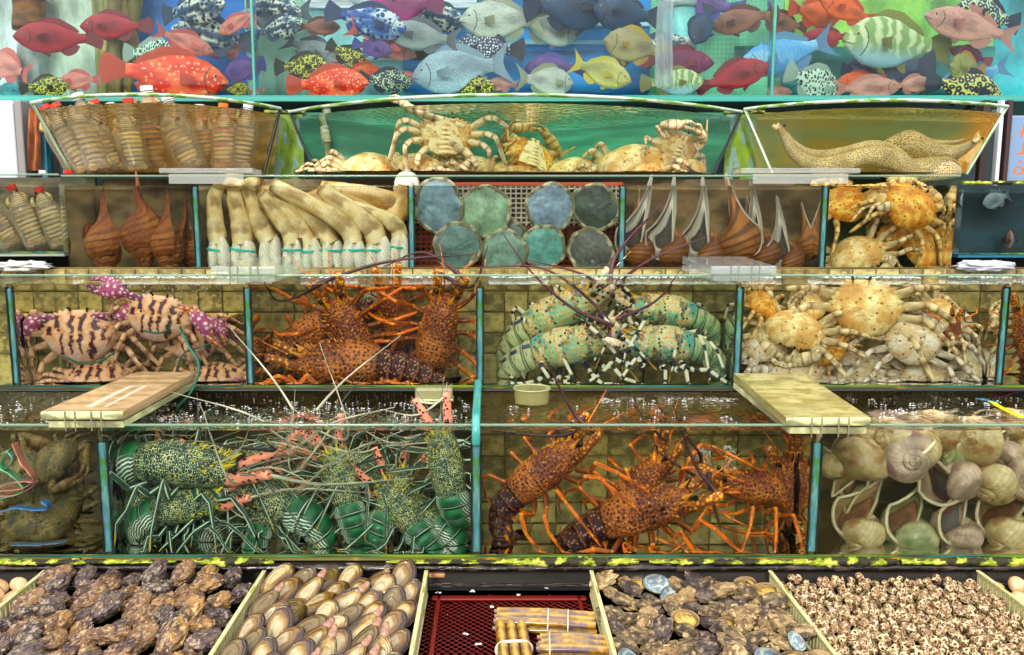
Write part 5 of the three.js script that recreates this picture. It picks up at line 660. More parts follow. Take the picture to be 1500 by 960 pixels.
{
  const G = [[322, 372, 30, [[318, 330], [316, 290], [322, 272]], 1], [358, 372, 34, [[354, 330], [344, 295], [342, 276]], 1], [400, 368, 32, [[384, 335], [372, 300], [362, 272], [380, 272]], 0], [430, 372, 28, [[424, 340], [405, 320], [388, 294], [378, 284]], 1], [458, 374, 30, [[446, 340], [428, 310], [400, 292], [384, 294]], 1], [490, 372, 32, [[478, 345], [462, 322], [420, 292], [380, 282]], 1], [520, 372, 32, [[514, 342], [492, 322], [440, 296], [394, 275]], 1], [554, 372, 36, [[546, 340], [530, 325], [492, 300], [464, 280]], 1], [586, 368, 28, [[584, 338], [572, 325], [540, 312], [512, 302]], 1]];
  const L = ['beside the triton shells', 'with a thick upright siphon', 'with bent siphon tip and no band', 'half hidden under the clear lid', 'with its siphon curved far over', 'with the longest curved siphon', 'with a long siphon ending at the water line', 'with broad ringed shell and raised siphon', 'beside the blue divider, siphon cut square'];
  G.forEach(([x, y, w, path, band], i) => {
    const z = -3.09 - (i % 3) * 0.022, t = thing('geoduck', `giant clam ${L[i]}`, 'clam', null), s = mpp(z), c = P(x, y, z); t.position.copy(c);
    for (const k of [-1, 1]) { const v = part(t, 'valve', new THREE.SphereGeometry(1, 20, 14), valveTex); v.scale.set(w * 0.3 * s, 27 * s, 17 * s); v.position.set(k * w * 0.24 * s, -2 * s, 0); v.rotation.set(0, rr(-0.2, 0.2), k * 0.07); v.scale.multiplyScalar(rr(0.9, 1.12)); } t.rotation.z = rr(-0.07, 0.07);
    part(t, 'mantle', tube([V(0, 24 * s, 0.004), V(0, -22 * s, 0.006)], [[3, 14], [4, 17], [2.5, 15]].map(q => q.map(r => r * s)), { rings: 5, seg: 10 }), fleshDark);
    const pts = [V(0, 12 * s, 0), ...path.map(([a, b], j) => P(a, b, z + 0.012 * j - 0.01).sub(c))]; part(t, 'siphon', tube(pts, [w * 0.42 * s, w * 0.46 * s, w * 0.42 * s, w * 0.38 * s, w * 0.34 * s, w * 0.3 * s], { rings: 60, seg: 16, disp: (q, a) => 1 + 0.1 * pn.noise(q * 7, a, i) + 0.05 * pn.noise(q * 60, a * 0.6, i + 3) * (1 - q) }), siphonMat);
    if (band) { const b = part(t, 'rubber_band', new THREE.TorusGeometry(1, 0.075, 6, 26).rotateX(Math.PI / 2), bandMat); b.scale.set(w * 0.54 * s, 26 * s, 18 * s); b.position.y = 6 * s; b.rotation.z = rr(-0.12, 0.12); }
  });
  const lb = 'giant clam siphon lying behind the front row near the water line', Gb = [[[440, 300], [500, 285], [560, 292], [594, 300]], [[470, 276], [520, 290], [560, 330]], [[330, 268], [360, 285], [372, 330]], [[560, 350], [590, 300], [596, 272]]];
  Gb.forEach(p => { const t = thing('geoduck', lb, 'clam', 'giant clams in the back row'); part(t, 'siphon', tube(p.map(([a, b]) => P(a, b, -3.2)), [0.03, 0.042, 0.042, 0.035], { rings: 16, seg: 12 }), siphonMat); const e = P(...p[p.length - 1], -3.22), v = part(t, 'valve', new THREE.SphereGeometry(1, 16, 12), valveTex); v.position.copy(e); v.scale.set(0.05, 0.06, 0.035); });
  const Y = P(575, 290, -3.25), fm = solo('foam_block', new RoundedBoxGeometry(0.16, 0.04, 0.05, 2, 0.012).rotateZ(0.15).translate(Y.x, Y.y, Y.z), M(mottle('#efe3c0', '#e8b84a', 4), 0.6), 'yellow and white foam block floating behind the giant clams', 'foam');
}

// ---------- round shells in a mesh crate ----------
{
  const crate = thing('mesh_crate', 'red and white plastic mesh crate behind the round shells', 'crate'), z = -3.26, red = M('#a8482c', 0.6), wht = M('#d8d0c0', 0.6), gs = [[], []];
  const x0 = xAt(612, z), x1 = xAt(902, z), y0 = yAt(388, z), y1 = yAt(272, z);
  for (let x = x0; x <= x1; x += 0.0205) gs[y1 && 1].push(bx(0.0055, (y1 - y0) * 0.5, 0.004, x, y1 - (y1 - y0) * 0.25, z)), gs[0].push(bx(0.0055, (y1 - y0) * 0.5, 0.004, x, y0 + (y1 - y0) * 0.25, z));
  for (let y = y0, i = 0; y <= y1; y += 0.0185, i++) gs[y > (y0 + y1) / 2 ? 1 : 0].push(bx(x1 - x0, 0.0055, 0.005, (x0 + x1) / 2, y, z + 0.001));
  part(crate, 'grid', merge(gs[0]), red).userData.kind = 'stuff'; part(crate, 'grid', merge(gs[1]), wht).userData.kind = 'stuff'; part(crate, 'frame', merge([rbx(x1 - x0 + 0.03, 0.014, 0.02, 0.004, (x0 + x1) / 2, y1 + 0.006, z), rbx(x1 - x0 + 0.03, 0.014, 0.02, 0.004, (x0 + x1) / 2, y0 - 0.006, z)]), red); part(crate, 'corner_post', rbx(0.016, y1 - y0, 0.02, 0.004, x0 - 0.006, (y0 + y1) / 2, z), red); part(crate, 'corner_post', rbx(0.016, y1 - y0, 0.02, 0.004, x1 + 0.006, (y0 + y1) / 2, z), red);
  const rim = M(tex(128, 32, (u, v) => mix(hx('#b5ae94'), hx('#6f6a52'), sst(0.4, 0.65, fbm(u, v, 16, 4, 3, 3)))), 0.6, { bumpMap: bumpCrust, bumpScale: 0.004 });
  const faceT = s => tex(128, 128, (u, v) => { const n = fbm(u, v, 5, 5, s), m = fbm(u, v, 12, 4, s + 9); const k = 0.62 + 0.5 * n + 0.3 * (m - 0.5); return [k, k, k]; }), fts = [faceT(3), faceT(14)];
  for (const [px, py, r, c, e, lab] of [[643, 302, 33, '#8fa9b4', 1.16, 'pale blue round shell touching the water line'], [711, 311, 36, '#8aa888', 1.0, 'sage green round shell next to the pale blue one'], [671, 361, 33, '#6f8c86', 1.0, 'grey green round shell at the foot of the pale blue one'], [738, 369, 32, '#7a9a86', 0.95, 'dull green round shell crossed by thin antennae'], [806, 304, 34, '#8ea3b4', 0.98, 'blue grey round shell leaning on a dark one'], [871, 304, 30, '#4f584e', 1.15, 'dark round shell with teal blotches by the blue divider'], [797, 362, 30, '#6fa89c', 1.0, 'teal round shell below the blue grey one'], [865, 369, 35, '#58564e', 0.85, 'dark brown round shell on the compartment floor'], [745, 350, 26, '#6a7a70', 1, 'small dark round shell behind the dull green one']]) {
    const zz = -3.1 - (py > 340 ? 0 : 0.03) - (r < 27 ? 0.06 : 0), t = thing('round_shell', lab, 'shell'), s = mpp(zz) * r; t.position.copy(P(px, py, zz));
    part(t, 'face', grid(14, 40, (u, v) => { const w = v * TAU, q = u * (1 + 0.13 * pn.noise(Math.cos(w) * 1.3, Math.sin(w) * 1.3, px)); return V(Math.cos(w) * q * s, Math.sin(w) * q * s * e, 0.012 * (1 - u * u) + 0.002 * pn.noise(q * Math.cos(w) * 5, q * Math.sin(w) * 5, px)); }, (u, v) => [0.5 + 0.5 * u * Math.cos(v * TAU), 0.5 + 0.5 * u * Math.sin(v * TAU)]), M(c, 0.4, { map: pick(fts), bumpMap: bumpFine, bumpScale: 0.004 }));
    const ring = []; for (let i = 0; i <= 44; i++) { const w = i / 44 * TAU, q = 1 + 0.13 * pn.noise(Math.cos(w) * 1.3, Math.sin(w) * 1.3, px); ring.push(V(Math.cos(w) * s * q, Math.sin(w) * s * e * q, -0.003)); }
    part(t, 'rim', tube(ring, [[0.006, 0.009]], { seg: 7, ends: false, swap: true, vr: 2, disp: (q, a) => 1 + 0.4 * pn.noise(q * 30, a, px) }), rim); part(t, 'underside', new THREE.SphereGeometry(1, 24, 10, 0, TAU, Math.PI / 2, Math.PI / 2).rotateX(Math.PI / 2).scale(s * 0.96, s * e * 0.96, 0.03).translate(0, 0, -0.004), rim);
    t.rotation.set(rr(-0.12, 0.12), rr(-0.2, 0.2), rr(0, 6));
  }
}

// ---------- bottles with mantis shrimps ----------
const petMat = new THREE.MeshPhysicalMaterial({ color: new THREE.Color(0.86, 0.78, 0.6), roughness: 0.12, transmission: 0.84, thickness: 0, ior: 1.35, side: THREE.DoubleSide });
const bottleGeo = new THREE.LatheGeometry([[0.0, 0.006], [0.028, 0], [0.043, 0.008], [0.045, 0.03], [0.0435, 0.09], [0.045, 0.15], [0.044, 0.19], [0.036, 0.225], [0.022, 0.26], [0.0145, 0.275], [0.0135, 0.3]].map(q => new THREE.Vector2(...q)), 28), capGeo = new THREE.CylinderGeometry(0.0165, 0.0165, 0.018, 20).translate(0, 0.303, 0), ringGeo = new THREE.TorusGeometry(0.0152, 0.002, 6, 20).rotateX(Math.PI / 2).translate(0, 0.287, 0);
const shrimpTex = ['#a07a44', '#7d5836', '#b0602a', '#a8966a'].map((c, i) => M(tex(64, 256, (u, v) => { const k = (v * 8 + 0.15 * fbm(u, v, 4, 2, i, 8)) % 1; let q = mix(hx(c), hx('#e3cc98'), sst(0.35, 0.7, fbm(u, v, 4, 3, i + 3, 8))); q = mix(q, hx('#241a12'), sst(0.45, 0.75, k) * (0.45 + 0.5 * sst(0.4, 0.6, fbm(u, v, 3, 3, i + 9, 6)))); return mix(q, hx('#e9d6a0'), sst(0.2, 0.05, k) * 0.4); }), 0.4));
const shrimpGeo = (() => { const S = V(1, 0, 0); return { body: tube([V(0, 0, 0), V(0, 0.07, 0.004), V(0, 0.13, 0.002)], [[0.022, 0.014], [0.027, 0.018], [0.027, 0.019], [0.025, 0.018]], { rings: 44, seg: 16, side: S, disp: s => 1 + 0.1 * ((s * 8) % 1) }), head: tube([V(0, 0.128, 0.004), V(0, 0.16, 0.006), V(0, 0.185, 0)], [[0.021, 0.016], [0.022, 0.018], [0.015, 0.012], [0.005, 0.006]], { rings: 10, seg: 12, side: S }), fan: [-1, 0, 1].map(k => tube([V(0.008 * k, 0.004, 0), V(0.022 * k, -0.024, 0.002)], [[0.009, 0.004], [0.014, 0.003], [0.008, 0.002]], { rings: 5, seg: 8, side: S })), arm: [-1, 1].map(k => tube([V(0.014 * k, 0.135, 0.012), V(0.026 * k, 0.155, 0.02), V(0.018 * k, 0.178, 0.022)], [0.005, 0.007, 0.003], { rings: 8, seg: 7 })), eye: [-1, 1].map(k => new THREE.SphereGeometry(0.0045, 8, 6).translate(k * 0.008, 0.19, 0.006)) }; })();
const capC = { w: M('#eceae4', 0.4), r: M('#d8402c', 0.4), o: M('#e2752c', 0.4) };
function bottle(tx, ty, bxp, by, z, cap, v, lab) {
  const a = P(tx, ty, z), b = P(bxp, by, z), t = thing('plastic_bottle', lab[0], 'bottle', lab[2]), s = a.distanceTo(b) / 0.31, up = a.clone().sub(b).normalize(); t.position.copy(b); orient(t, up, V(0, 0, 1)); t.scale.set(s * 1.4, s, s * 1.2); part(t, 'bottle_body', bottleGeo, petMat); const c = part(t, 'cap', capGeo, capC[cap]); part(c, 'seal_ring', ringGeo, capC[cap]);
  const m = thing('mantis_shrimp', lab[1], 'shrimp', lab[3]), k = shrimpTex[v]; m.position.copy(b).addScaledVector(up, 0.045 * s); orient(m, up.clone().add(V(rr(-0.06, 0.06), 0, 0)), V(rr(-0.5, 0.5), 0, 1)); m.scale.setScalar(s * rr(1.12, 1.3)); m.scale.x *= 1.4;
  part(m, 'segmented_body', shrimpGeo.body, k); part(m, 'head', shrimpGeo.head, k); shrimpGeo.fan.forEach(g => part(m, 'tail_fan_lobe', g, k)); shrimpGeo.arm.forEach(g => part(m, 'raptorial_arm', g, k)); shrimpGeo.eye.forEach(g => part(m, 'eye', g, eyeBlack));
}
{
  const B = ['clear plastic bottle with white cap leaning in the bowed basin', 'banded mantis shrimp inside a bottle of the bowed basin', 'white capped bottles in the basin', 'mantis shrimps in bottles'], R = ['clear plastic bottle with red cap leaning in the bowed basin', B[1], 'red capped bottles in the basin', B[3]], O = ['orange tinted bottle with orange cap standing in the bowed basin', 'orange banded mantis shrimp in the orange capped bottle', null, null];
  for (const [tx, ty, bxp, by, z, c, v, l] of [[64, 156, 118, 250, -3.36, 'r', 0, R], [80, 153, 134, 252, -3.30, 'r', 0, R], [113, 138, 152, 252, -3.27, 'w', 0, B], [136, 148, 178, 252, -3.3, 'r', 1, R], [187, 145, 206, 252, -3.26, 'r', 3, R], [214, 127, 236, 250, -3.38, 'w', 2, B], [244, 141, 286, 252, -3.28, 'w', 1, B], [292, 154, 298, 250, -3.36, 'w', 2, B], [327, 152, 326, 250, -3.3, 'o', 2, O], [364, 153, 348, 250, -3.32, 'w', 0, B], [160, 152, 190, 250, -3.42, 'w', 0, B], [338, 160, 336, 250, -3.42, 'r', 1, R]]) bottle(tx, ty, bxp, by, z, c, v, l);
  const S = ['clear plastic bottle with red cap in the small side tank', 'banded mantis shrimp in a bottle of the small side tank', 'bottles in the small side tank', 'mantis shrimps of the small side tank']; for (const [tx, ty, bxp, by, z, v] of [[20, 273, 62, 362, -3.15, 0], [60, 276, 96, 362, -3.14, 3], [-20, 280, 30, 362, -3.2, 1]]) bottle(tx, ty, bxp, by, z, 'r', v, S);
}
// ---------- eels ----------
{
  const em = M(tex(256, 512, (u, v) => { const [a, , id] = wor(u, v, 28, 110, 3); let c = mix(hx('#d6c496'), hx('#b3a074'), sst(0.3, 0.7, fbm(u, v, 4, 4, 3, 16))); return mix(c, hx('#4a3a24'), sst(0.36, 0.26, a) * (id > 0.15 ? 0.8 : 0.2)); }), 0.35);
  const eel = (lab, pts, r, fin0) => { const t = thing('moray_eel', lab, 'eel'); const w = pts.map(q => P(...q)); part(t, 'body', tube(w, r.map(x => [x * 0.0027 * 0.8, x * 0.0027]), { rings: 70, seg: 18 }), em); const h = w[0], d = w[0].clone().sub(w[1]).normalize(); part(t, 'jaw', tube([w[0].clone().lerp(w[1], 0.35).add(V(-0.012, -0.004, 0.012)), w[0].clone().add(V(-0.02, -0.006, 0.012))], [0.012, 0.007], { rings: 6, seg: 8 }), em); part(t, 'eye', new THREE.SphereGeometry(0.0055, 10, 8).translate(...w[0].clone().lerp(w[1], 0.3).add(V(0.012, 0.006, 0.024)).toArray()), eyeBlack);
    const c = new THREE.CatmullRomCurve3(w, false, 'centripetal').getPoints(60).slice(12); part(t, 'dorsal_fin', tube(c.map(p => p.clone().add(V(0, 0.042, -0.004))), [[0.004, 0.004], [0.006, 0.022], [0.006, 0.022], [0.003, 0.006]], { seg: 6 }), em); };
  eel('spotted moray eel raising its head at the amber corner of the basin', [[1138, 182, -3.33], [1150, 200, -3.33], [1166, 226, -3.32], [1196, 242, -3.3], [1235, 238, -3.29], [1275, 228, -3.28], [1310, 236, -3.28], [1342, 262, -3.28]], [4, 8, 10, 12, 13, 14, 15, 14, 13]);
  eel('spotted moray eel resting behind with its snout to the outer glass', [[1434, 203, -3.32], [1420, 212, -3.33], [1396, 222, -3.34], [1352, 222, -3.36], [1318, 212, -3.38], [1296, 228, -3.4], [1310, 250, -3.36], [1380, 248, -3.3], [1400, 250, -3.34]], [4, 10, 15, 20, 22, 20, 19, 18, 12]);
  fish('grey', 'pale slender fish in the dark side tank', 1450, 292, 62, -1, 16, -3.3, 0.5); fish('brown', 'blurry reddish fish resting at the bottom of the dark side tank', 1468, 350, 70, -1, 0, -3.28, 1.2);
}

// ---------- trays of shellfish in front ----------
const YT = 0.535, ZTb = -2.205, ZTf = -1.62;
const tableMat = darkWet; { const t = thing('display_table', 'dark wet display table under the shellfish trays', 'table'); part(t, 'top', box2([-2.2, 0.46, -1.55], [2.2, 0.5, -2.262].map((v, i) => v)), tableMat); part(t, 'apron', box2([-2.2, 0.2, -1.6], [2.2, 0.458, -1.57]), tableMat); for (const x of [-2, 2]) part(t, 'leg', box2([x - 0.04, 0, -1.7], [x + 0.04, 0.46, -1.62]), tableMat); }
const edgeX = [75, 392, 626, 864, 1122, 1422].map(p => onY(p, 829, YT + 0.05).x), trayEdges = [edgeX[0] - 0.43, ...edgeX, edgeX[5] + 0.45];
const slatMat = M(tex(64, 128, (u, v) => mix(mix(hx('#d9d6be'), hx('#b5ac78'), fbm(u, v, 4, 4, 3, 10)), hx('#8a8a3c'), sst(0.55, 0.7, fbm(u, v, 4, 4, 9, 14)))), 0.6);
const trayLabels = ['tray of smooth beige clams beside the oyster tray', 'slotted tray heaped with rough oysters', 'slotted tray of golden brown otter clams', 'red netted tray with razor clam bundles', 'slotted tray of mixed abalones and mussels', 'slotted tray full of spotted babylon snails', 'tray of smooth pale clams beside the spotted snails'];
const redM = M('#6a1c18', 0.4), slatGeo = new THREE.BoxGeometry(0.005, 0.04, 0.0115);
for (let i = 0; i < 7; i++) {
  const t = thing('shellfish_tray', trayLabels[i], 'tray'), x0 = trayEdges[i] + 0.007, x1 = trayEdges[i + 1] - 0.007; part(t, 'base', box2([x0, 0.5015, ZTf], [x1, 0.51, ZTb]), M(i === 3 ? '#1f1411' : '#2a2420', 0.35)); part(t, 'back_rail', rbx(x1 - x0, 0.012, 0.008, 0.003, (x0 + x1) / 2, 0.545, ZTb + 0.004), darkWet);
  const wx = trayEdges[i + 1]; const r = part(t, 'top_rail', rbx(0.011, 0.006, ZTf - ZTb, 0.002, wx, YT + 0.05, (ZTf + ZTb) / 2), slatMat); part(t, 'bottom_rail', bx(0.008, 0.008, ZTf - ZTb, wx, 0.516, (ZTf + ZTb) / 2), slatMat);
  for (let z = ZTb + 0.01; z < ZTf; z += 0.0195) { const s = part(t, 'slat', slatGeo, slatMat); s.position.set(wx, YT + 0.021, z); s.scale.y = 1.4; }
  if (i === 3) {
    const n = [], d = 0.021; for (let k = -40; k < 60; k++) for (const sg of [-1, 1]) { const a = V(x0, 0.515, ZTb + k * d), w = x1 - x0, b = V(x1, 0.515, ZTb + k * d + sg * w * 1.0); const pts = []; for (let q = 0; q <= 8; q++) { const p = a.clone().lerp(b, q / 8); if (p.z > ZTb && p.z < ZTf) pts.push(p.setY(0.513 + 0.002 * sg)); } if (pts.length > 1) n.push(tube(pts, [0.0013], { seg: 4, ends: false })); }
    part(t, 'net', merge(n), redM).userData.kind = 'stuff'; part(t, 'net_border', merge([rbx(x1 - x0 - 0.02, 0.008, 0.022, 0.003, (x0 + x1) / 2, 0.52, ZTb + 0.035), rbx(0.012, 0.008, 0.5, 0.003, x0 + 0.03, 0.52, -1.93), rbx(0.012, 0.008, 0.5, 0.003, x1 - 0.03, 0.52, -1.93)]), redM);
  }
}
// a lumpy stone-like shell, size 1
function lump(sx, sy, sz, amp, fr, sd, seg = 26) { const g = new THREE.SphereGeometry(1, seg, Math.round(seg * 0.7)), p = g.attributes.position, v = V(0, 0, 0); for (let i = 0; i < p.count; i++) { v.fromBufferAttribute(p, i); const k = 1 + amp * (pn.noise(v.x * fr + sd, v.y * fr, v.z * fr) + 0.55 * pn.noise(v.x * fr * 2.3, v.y * fr * 2.3 + sd, v.z * fr * 2.3) + 0.3 * pn.noise(v.x * fr * 5, v.y * fr * 5, v.z * fr * 5 + sd)); p.setXYZ(i, v.x * k * sx, v.y * k * sy, v.z * k * sz); } g.computeVertexNormals(); const uv = g.attributes.uv; for (let i = 0; i < uv.count; i++) uv.setXY(i, uv.getX(i) * 1.2 + sd * 0.37, uv.getY(i) * 0.7 + sd * 0.21); return g; }
const put = (o, px, py, y) => o.position.copy(onY(px, py, y));
{ // oysters
  const oy = [['#7d6244', '#43332a', '#b89e78'], ['#6a5a4c', '#352b2a', '#a8977e'], ['#96744a', '#54402c', '#ccae80']].map((q, i) => M(tex(256, 256, (u, v) => { const [a, , id] = wor(u, v, 20, 16, i + 3); let c = mix(hx(q[0]), hx(q[1]), sst(0.35, 0.65, fbm(u, v, 5, 5, i * 7))); c = mix(c, hx(q[2]), 0.8 * sst(0.56, 0.72, fbm(u, v, 12, 4, i + 30))); if (id > 0.75 && a < 0.36) c = mix(c, a < 0.15 ? hx('#3a2e2c') : hx('#d8d0c4'), 0.7); return mix(c, hx('#3c2c34'), 0.5 * sst(0.58, 0.74, fbm(u, v, 7, 3, i + 50))); }), 0.5, { bumpMap: bumpCrust, bumpScale: 0.006 }));
  const og = [1, 2, 3, 4, 5].map(i => lump(0.047 + 0.003 * i, 0.029, 0.033, 0.24, 2.2, i * 5.3, 48)), lab = 'rough crusted oyster in the slotted tray', g = 'oysters in the tray';
  const lf = py => lerp(75, -8, (py - 829) / 60), spotsO = [];
  for (let r = 0; r < 8; r++) { const py = 838 + r * 17.5, n = 8; for (let k = 0; k < n; k++) spotsO.push([k, n, py, r]); }
  spotsO.forEach(([k, n, py, r], i) => {
    const y = 0.566 + rr(-0.008, 0.028), l = onY(75, 829, YT + 0.05).x + 0.05, rt = onY(392, 829, YT + 0.05).x - 0.045, z = lerp(ZTb + 0.03, -1.66, r / 7.6) + rr(-0.012, 0.012), x = lerp(l, rt, (k + 0.5 * (r % 2) * 0.8) / (n - 0.6)) + rr(-0.012, 0.012); if (x > rt + 0.01) return;
    const o = new THREE.Mesh(pick(og), pick(oy)); o.name = numbered('oyster'); scene.add(o); tag(o, lab, 'oyster', g); o.position.set(x, y, z); o.rotation.set(rr(-0.3, 0.6), rr(0.5, 1.5), rr(-0.3, 0.3)); o.scale.setScalar(rr(0.68, 0.92));
  });
}
const ringBump = tex(256, 256, (u, v) => { const r = Math.hypot((u - 0.5) * 2, (v - 0.46) * 2.1), n = fbm(u, v, 6, 4, 8); return clamp(0.5 + 0.28 * Math.sin(r * 26 + n * 5) + 0.25 * (n - 0.5)); }, false);
{ // otter clams: two valves with a worn white patch, a siphon between them
  const cm = [0, 1, 2, 3].map(i => M(tex(128, 128, (u, v) => { const x = (u - 0.5) * 2, y = (v - 0.42) * 2.3, r = Math.hypot(x, y), n = fbm(u, v, 4, 4, i * 5 + 3) - 0.5; let c = mix(hx(['#80601e', '#6c5019', '#625028', '#8a6a20'][i]), hx('#2c1a0a'), sst(0.45, 0.9, r + n * 0.8) * 0.9); c = mix(c, mix(hx('#d8d4c8'), hx('#a39880'), fbm(u, v, 8, 3, i)), 0.68 * sst([0.6, 0.3, 0.16, 0.7][i], [0.15, 0.0, -0.1, 0.25][i], r + n * 1.3)); return mix(c, hx('#3a2e1c'), 0.12 * sst(0.5, 1, Math.sin(r * 30 + n * 12))); }), 0.2, { clearcoat: 0.6, clearcoatRoughness: 0.06, bumpMap: ringBump, bumpScale: 0.006 })), sm = M(mottle('#a9806a', '#745444', 6), 0.3);
  const vg = grid(14, 26, (u, v) => { const w = v * TAU, c = Math.cos(w), s = Math.sin(w), e = Math.pow(Math.sin(u * Math.PI / 2), 0.9); return V(c * e * 0.5, 0.105 * Math.pow(Math.cos(u * Math.PI / 2), 0.75), s * e * 0.25 * (1 + 0.2 * c)); }, (u, v) => [0.5 + 0.5 * u * Math.cos(v * TAU), 0.5 + 0.5 * u * Math.sin(v * TAU)]), sg = tube([V(-0.4, 0, 0), V(-0.56, 0.01, 0), V(-0.66, 0.0, 0.02)], [[0.1, 0.07], [0.09, 0.075], [0.07, 0.06], [0.05, 0.05]], { rings: 8, seg: 10 });
  const proto = [0, 1, 2, 3].map(i => { const t = new THREE.Group(); part(t, 'valve', vg, cm[i]); const b = part(t, 'valve', vg, cm[i]); b.rotation.x = Math.PI; b.position.y = -0.004; part(t, 'siphon', sg, sm); return t; });
  const x0 = edgeX[1] + 0.045, x1 = edgeX[2] - 0.045;
  for (let r = 0; r < 8; r++) { const n = 6; for (let k = 0; k < n; k++) { const o = pick(proto).clone(); o.name = numbered('otter_clam'); scene.add(o); tag(o, 'golden brown otter clam with worn white patch in the slotted tray', 'clam', 'otter clams in the tray'); o.position.set(lerp(x0, x1, (k + (r % 2) * 0.4) / (n - 0.6)) + rr(-0.007, 0.007), 0.556 + rr(0, 0.014), lerp(ZTb + 0.035, -1.68, r / 7.3) + rr(-0.008, 0.008)); o.quaternion.setFromEuler(new THREE.Euler(rr(0.35, 0.7), 0, 0)).multiply(new THREE.Quaternion().setFromEuler(new THREE.Euler(rr(-0.35, 0.35), rr(0.7, 1.5) + (rnd() > 0.75 ? Math.PI : 0), rr(-0.25, 0.25)))); o.scale.setScalar(rr(0.11, 0.14)); } }
}
{ // razor clam bundles
  const rm = [0, 1].map(i => M(tex(64, 128, (u, v) => { let c = mix(hx('#9c7a34'), hx('#644a20'), sst(0.3, 0.7, fbm(u, v, 3, 4, i + 2, 14))); c = mix(c, hx('#d9bf86'), 0.6 * sst(0.3, 0.05, Math.abs(u - 0.25) * 2.2)); return mix(c, hx('#4a3f63'), 0.7 * sst(0.25, 0.05, Math.abs(u - (i ? 0.5 : 0.42))) * sst(0.35, 0.6, fbm(u, v, 2, 3, i + 9, 5))); }), 0.25, { clearcoat: 0.4 })), bd = M('#e6dcc0', 0.5), tipM = M('#8a7a6a', 0.5);
  const bundle = (lab, px, py, len, rotY, n, bands) => { const t = thing('razor_clam_bundle', lab, 'clams'); const s = 0.0155; for (let k = 0; k < n; k++) { const row = k % 3, lay = Math.floor(k / 3), l = len * rr(0.94, 1.02), z = (row - 1) * s * 1.72, y = lay * s * 1.3; const sh = part(t, 'razor_clam', tube([V(-l / 2, y, z), V(0, y + 0.003, z), V(l / 2, y, z)], [[s * 0.8, s * 0.6], [s * 0.88, s * 0.64], [s * 0.8, s * 0.6]], { rings: 8, seg: 14 }), pick(rm)); part(sh, 'foot', tube([V(-l / 2 + 0.002, y, z), V(-l / 2 - 0.008, y, z)], [s * 0.4, s * 0.3], { seg: 8 }), tipM); }
    for (const b of bands) { const h = Math.ceil(n / 3) * s * 1.3, c = []; for (let i = 0; i <= 30; i++) { const w = i / 30 * TAU; c.push(V(b * len, h / 2 - s * 0.65 + Math.sin(w) * (h / 2 + s * 0.12), Math.sign(Math.cos(w)) * Math.pow(Math.abs(Math.cos(w)), 0.5) * s * 2.75)); } part(t, 'rubber_band', tube(c, [[0.0045, 0.0018]], { seg: 6, ends: false }), bd); }
    put(t, px, py, 0.527); t.rotation.y = rotY; };
  bundle('razor clam bundle lying across with two white rubber bands', 800, 917, 0.255, -0.1, 6, [0.02, 0.22]); bundle('razor clam bundle pointing at the viewer side of the tray', 752, 952, 0.2, 1.62, 6, [-0.1]); bundle('razor clam bundle lying across with one thick white band', 842, 955, 0.17, -0.06, 6, [-0.36]);
  const fl = M('#d8a07a', 0.4); solo('clam_foot', new RoundedBoxGeometry(0.05, 0.016, 0.02, 3, 0.007).translate(...onY(640, 842, 0.545).toArray()), fl, 'pale orange clam foot on the rim of the red netted tray', 'clam');
}
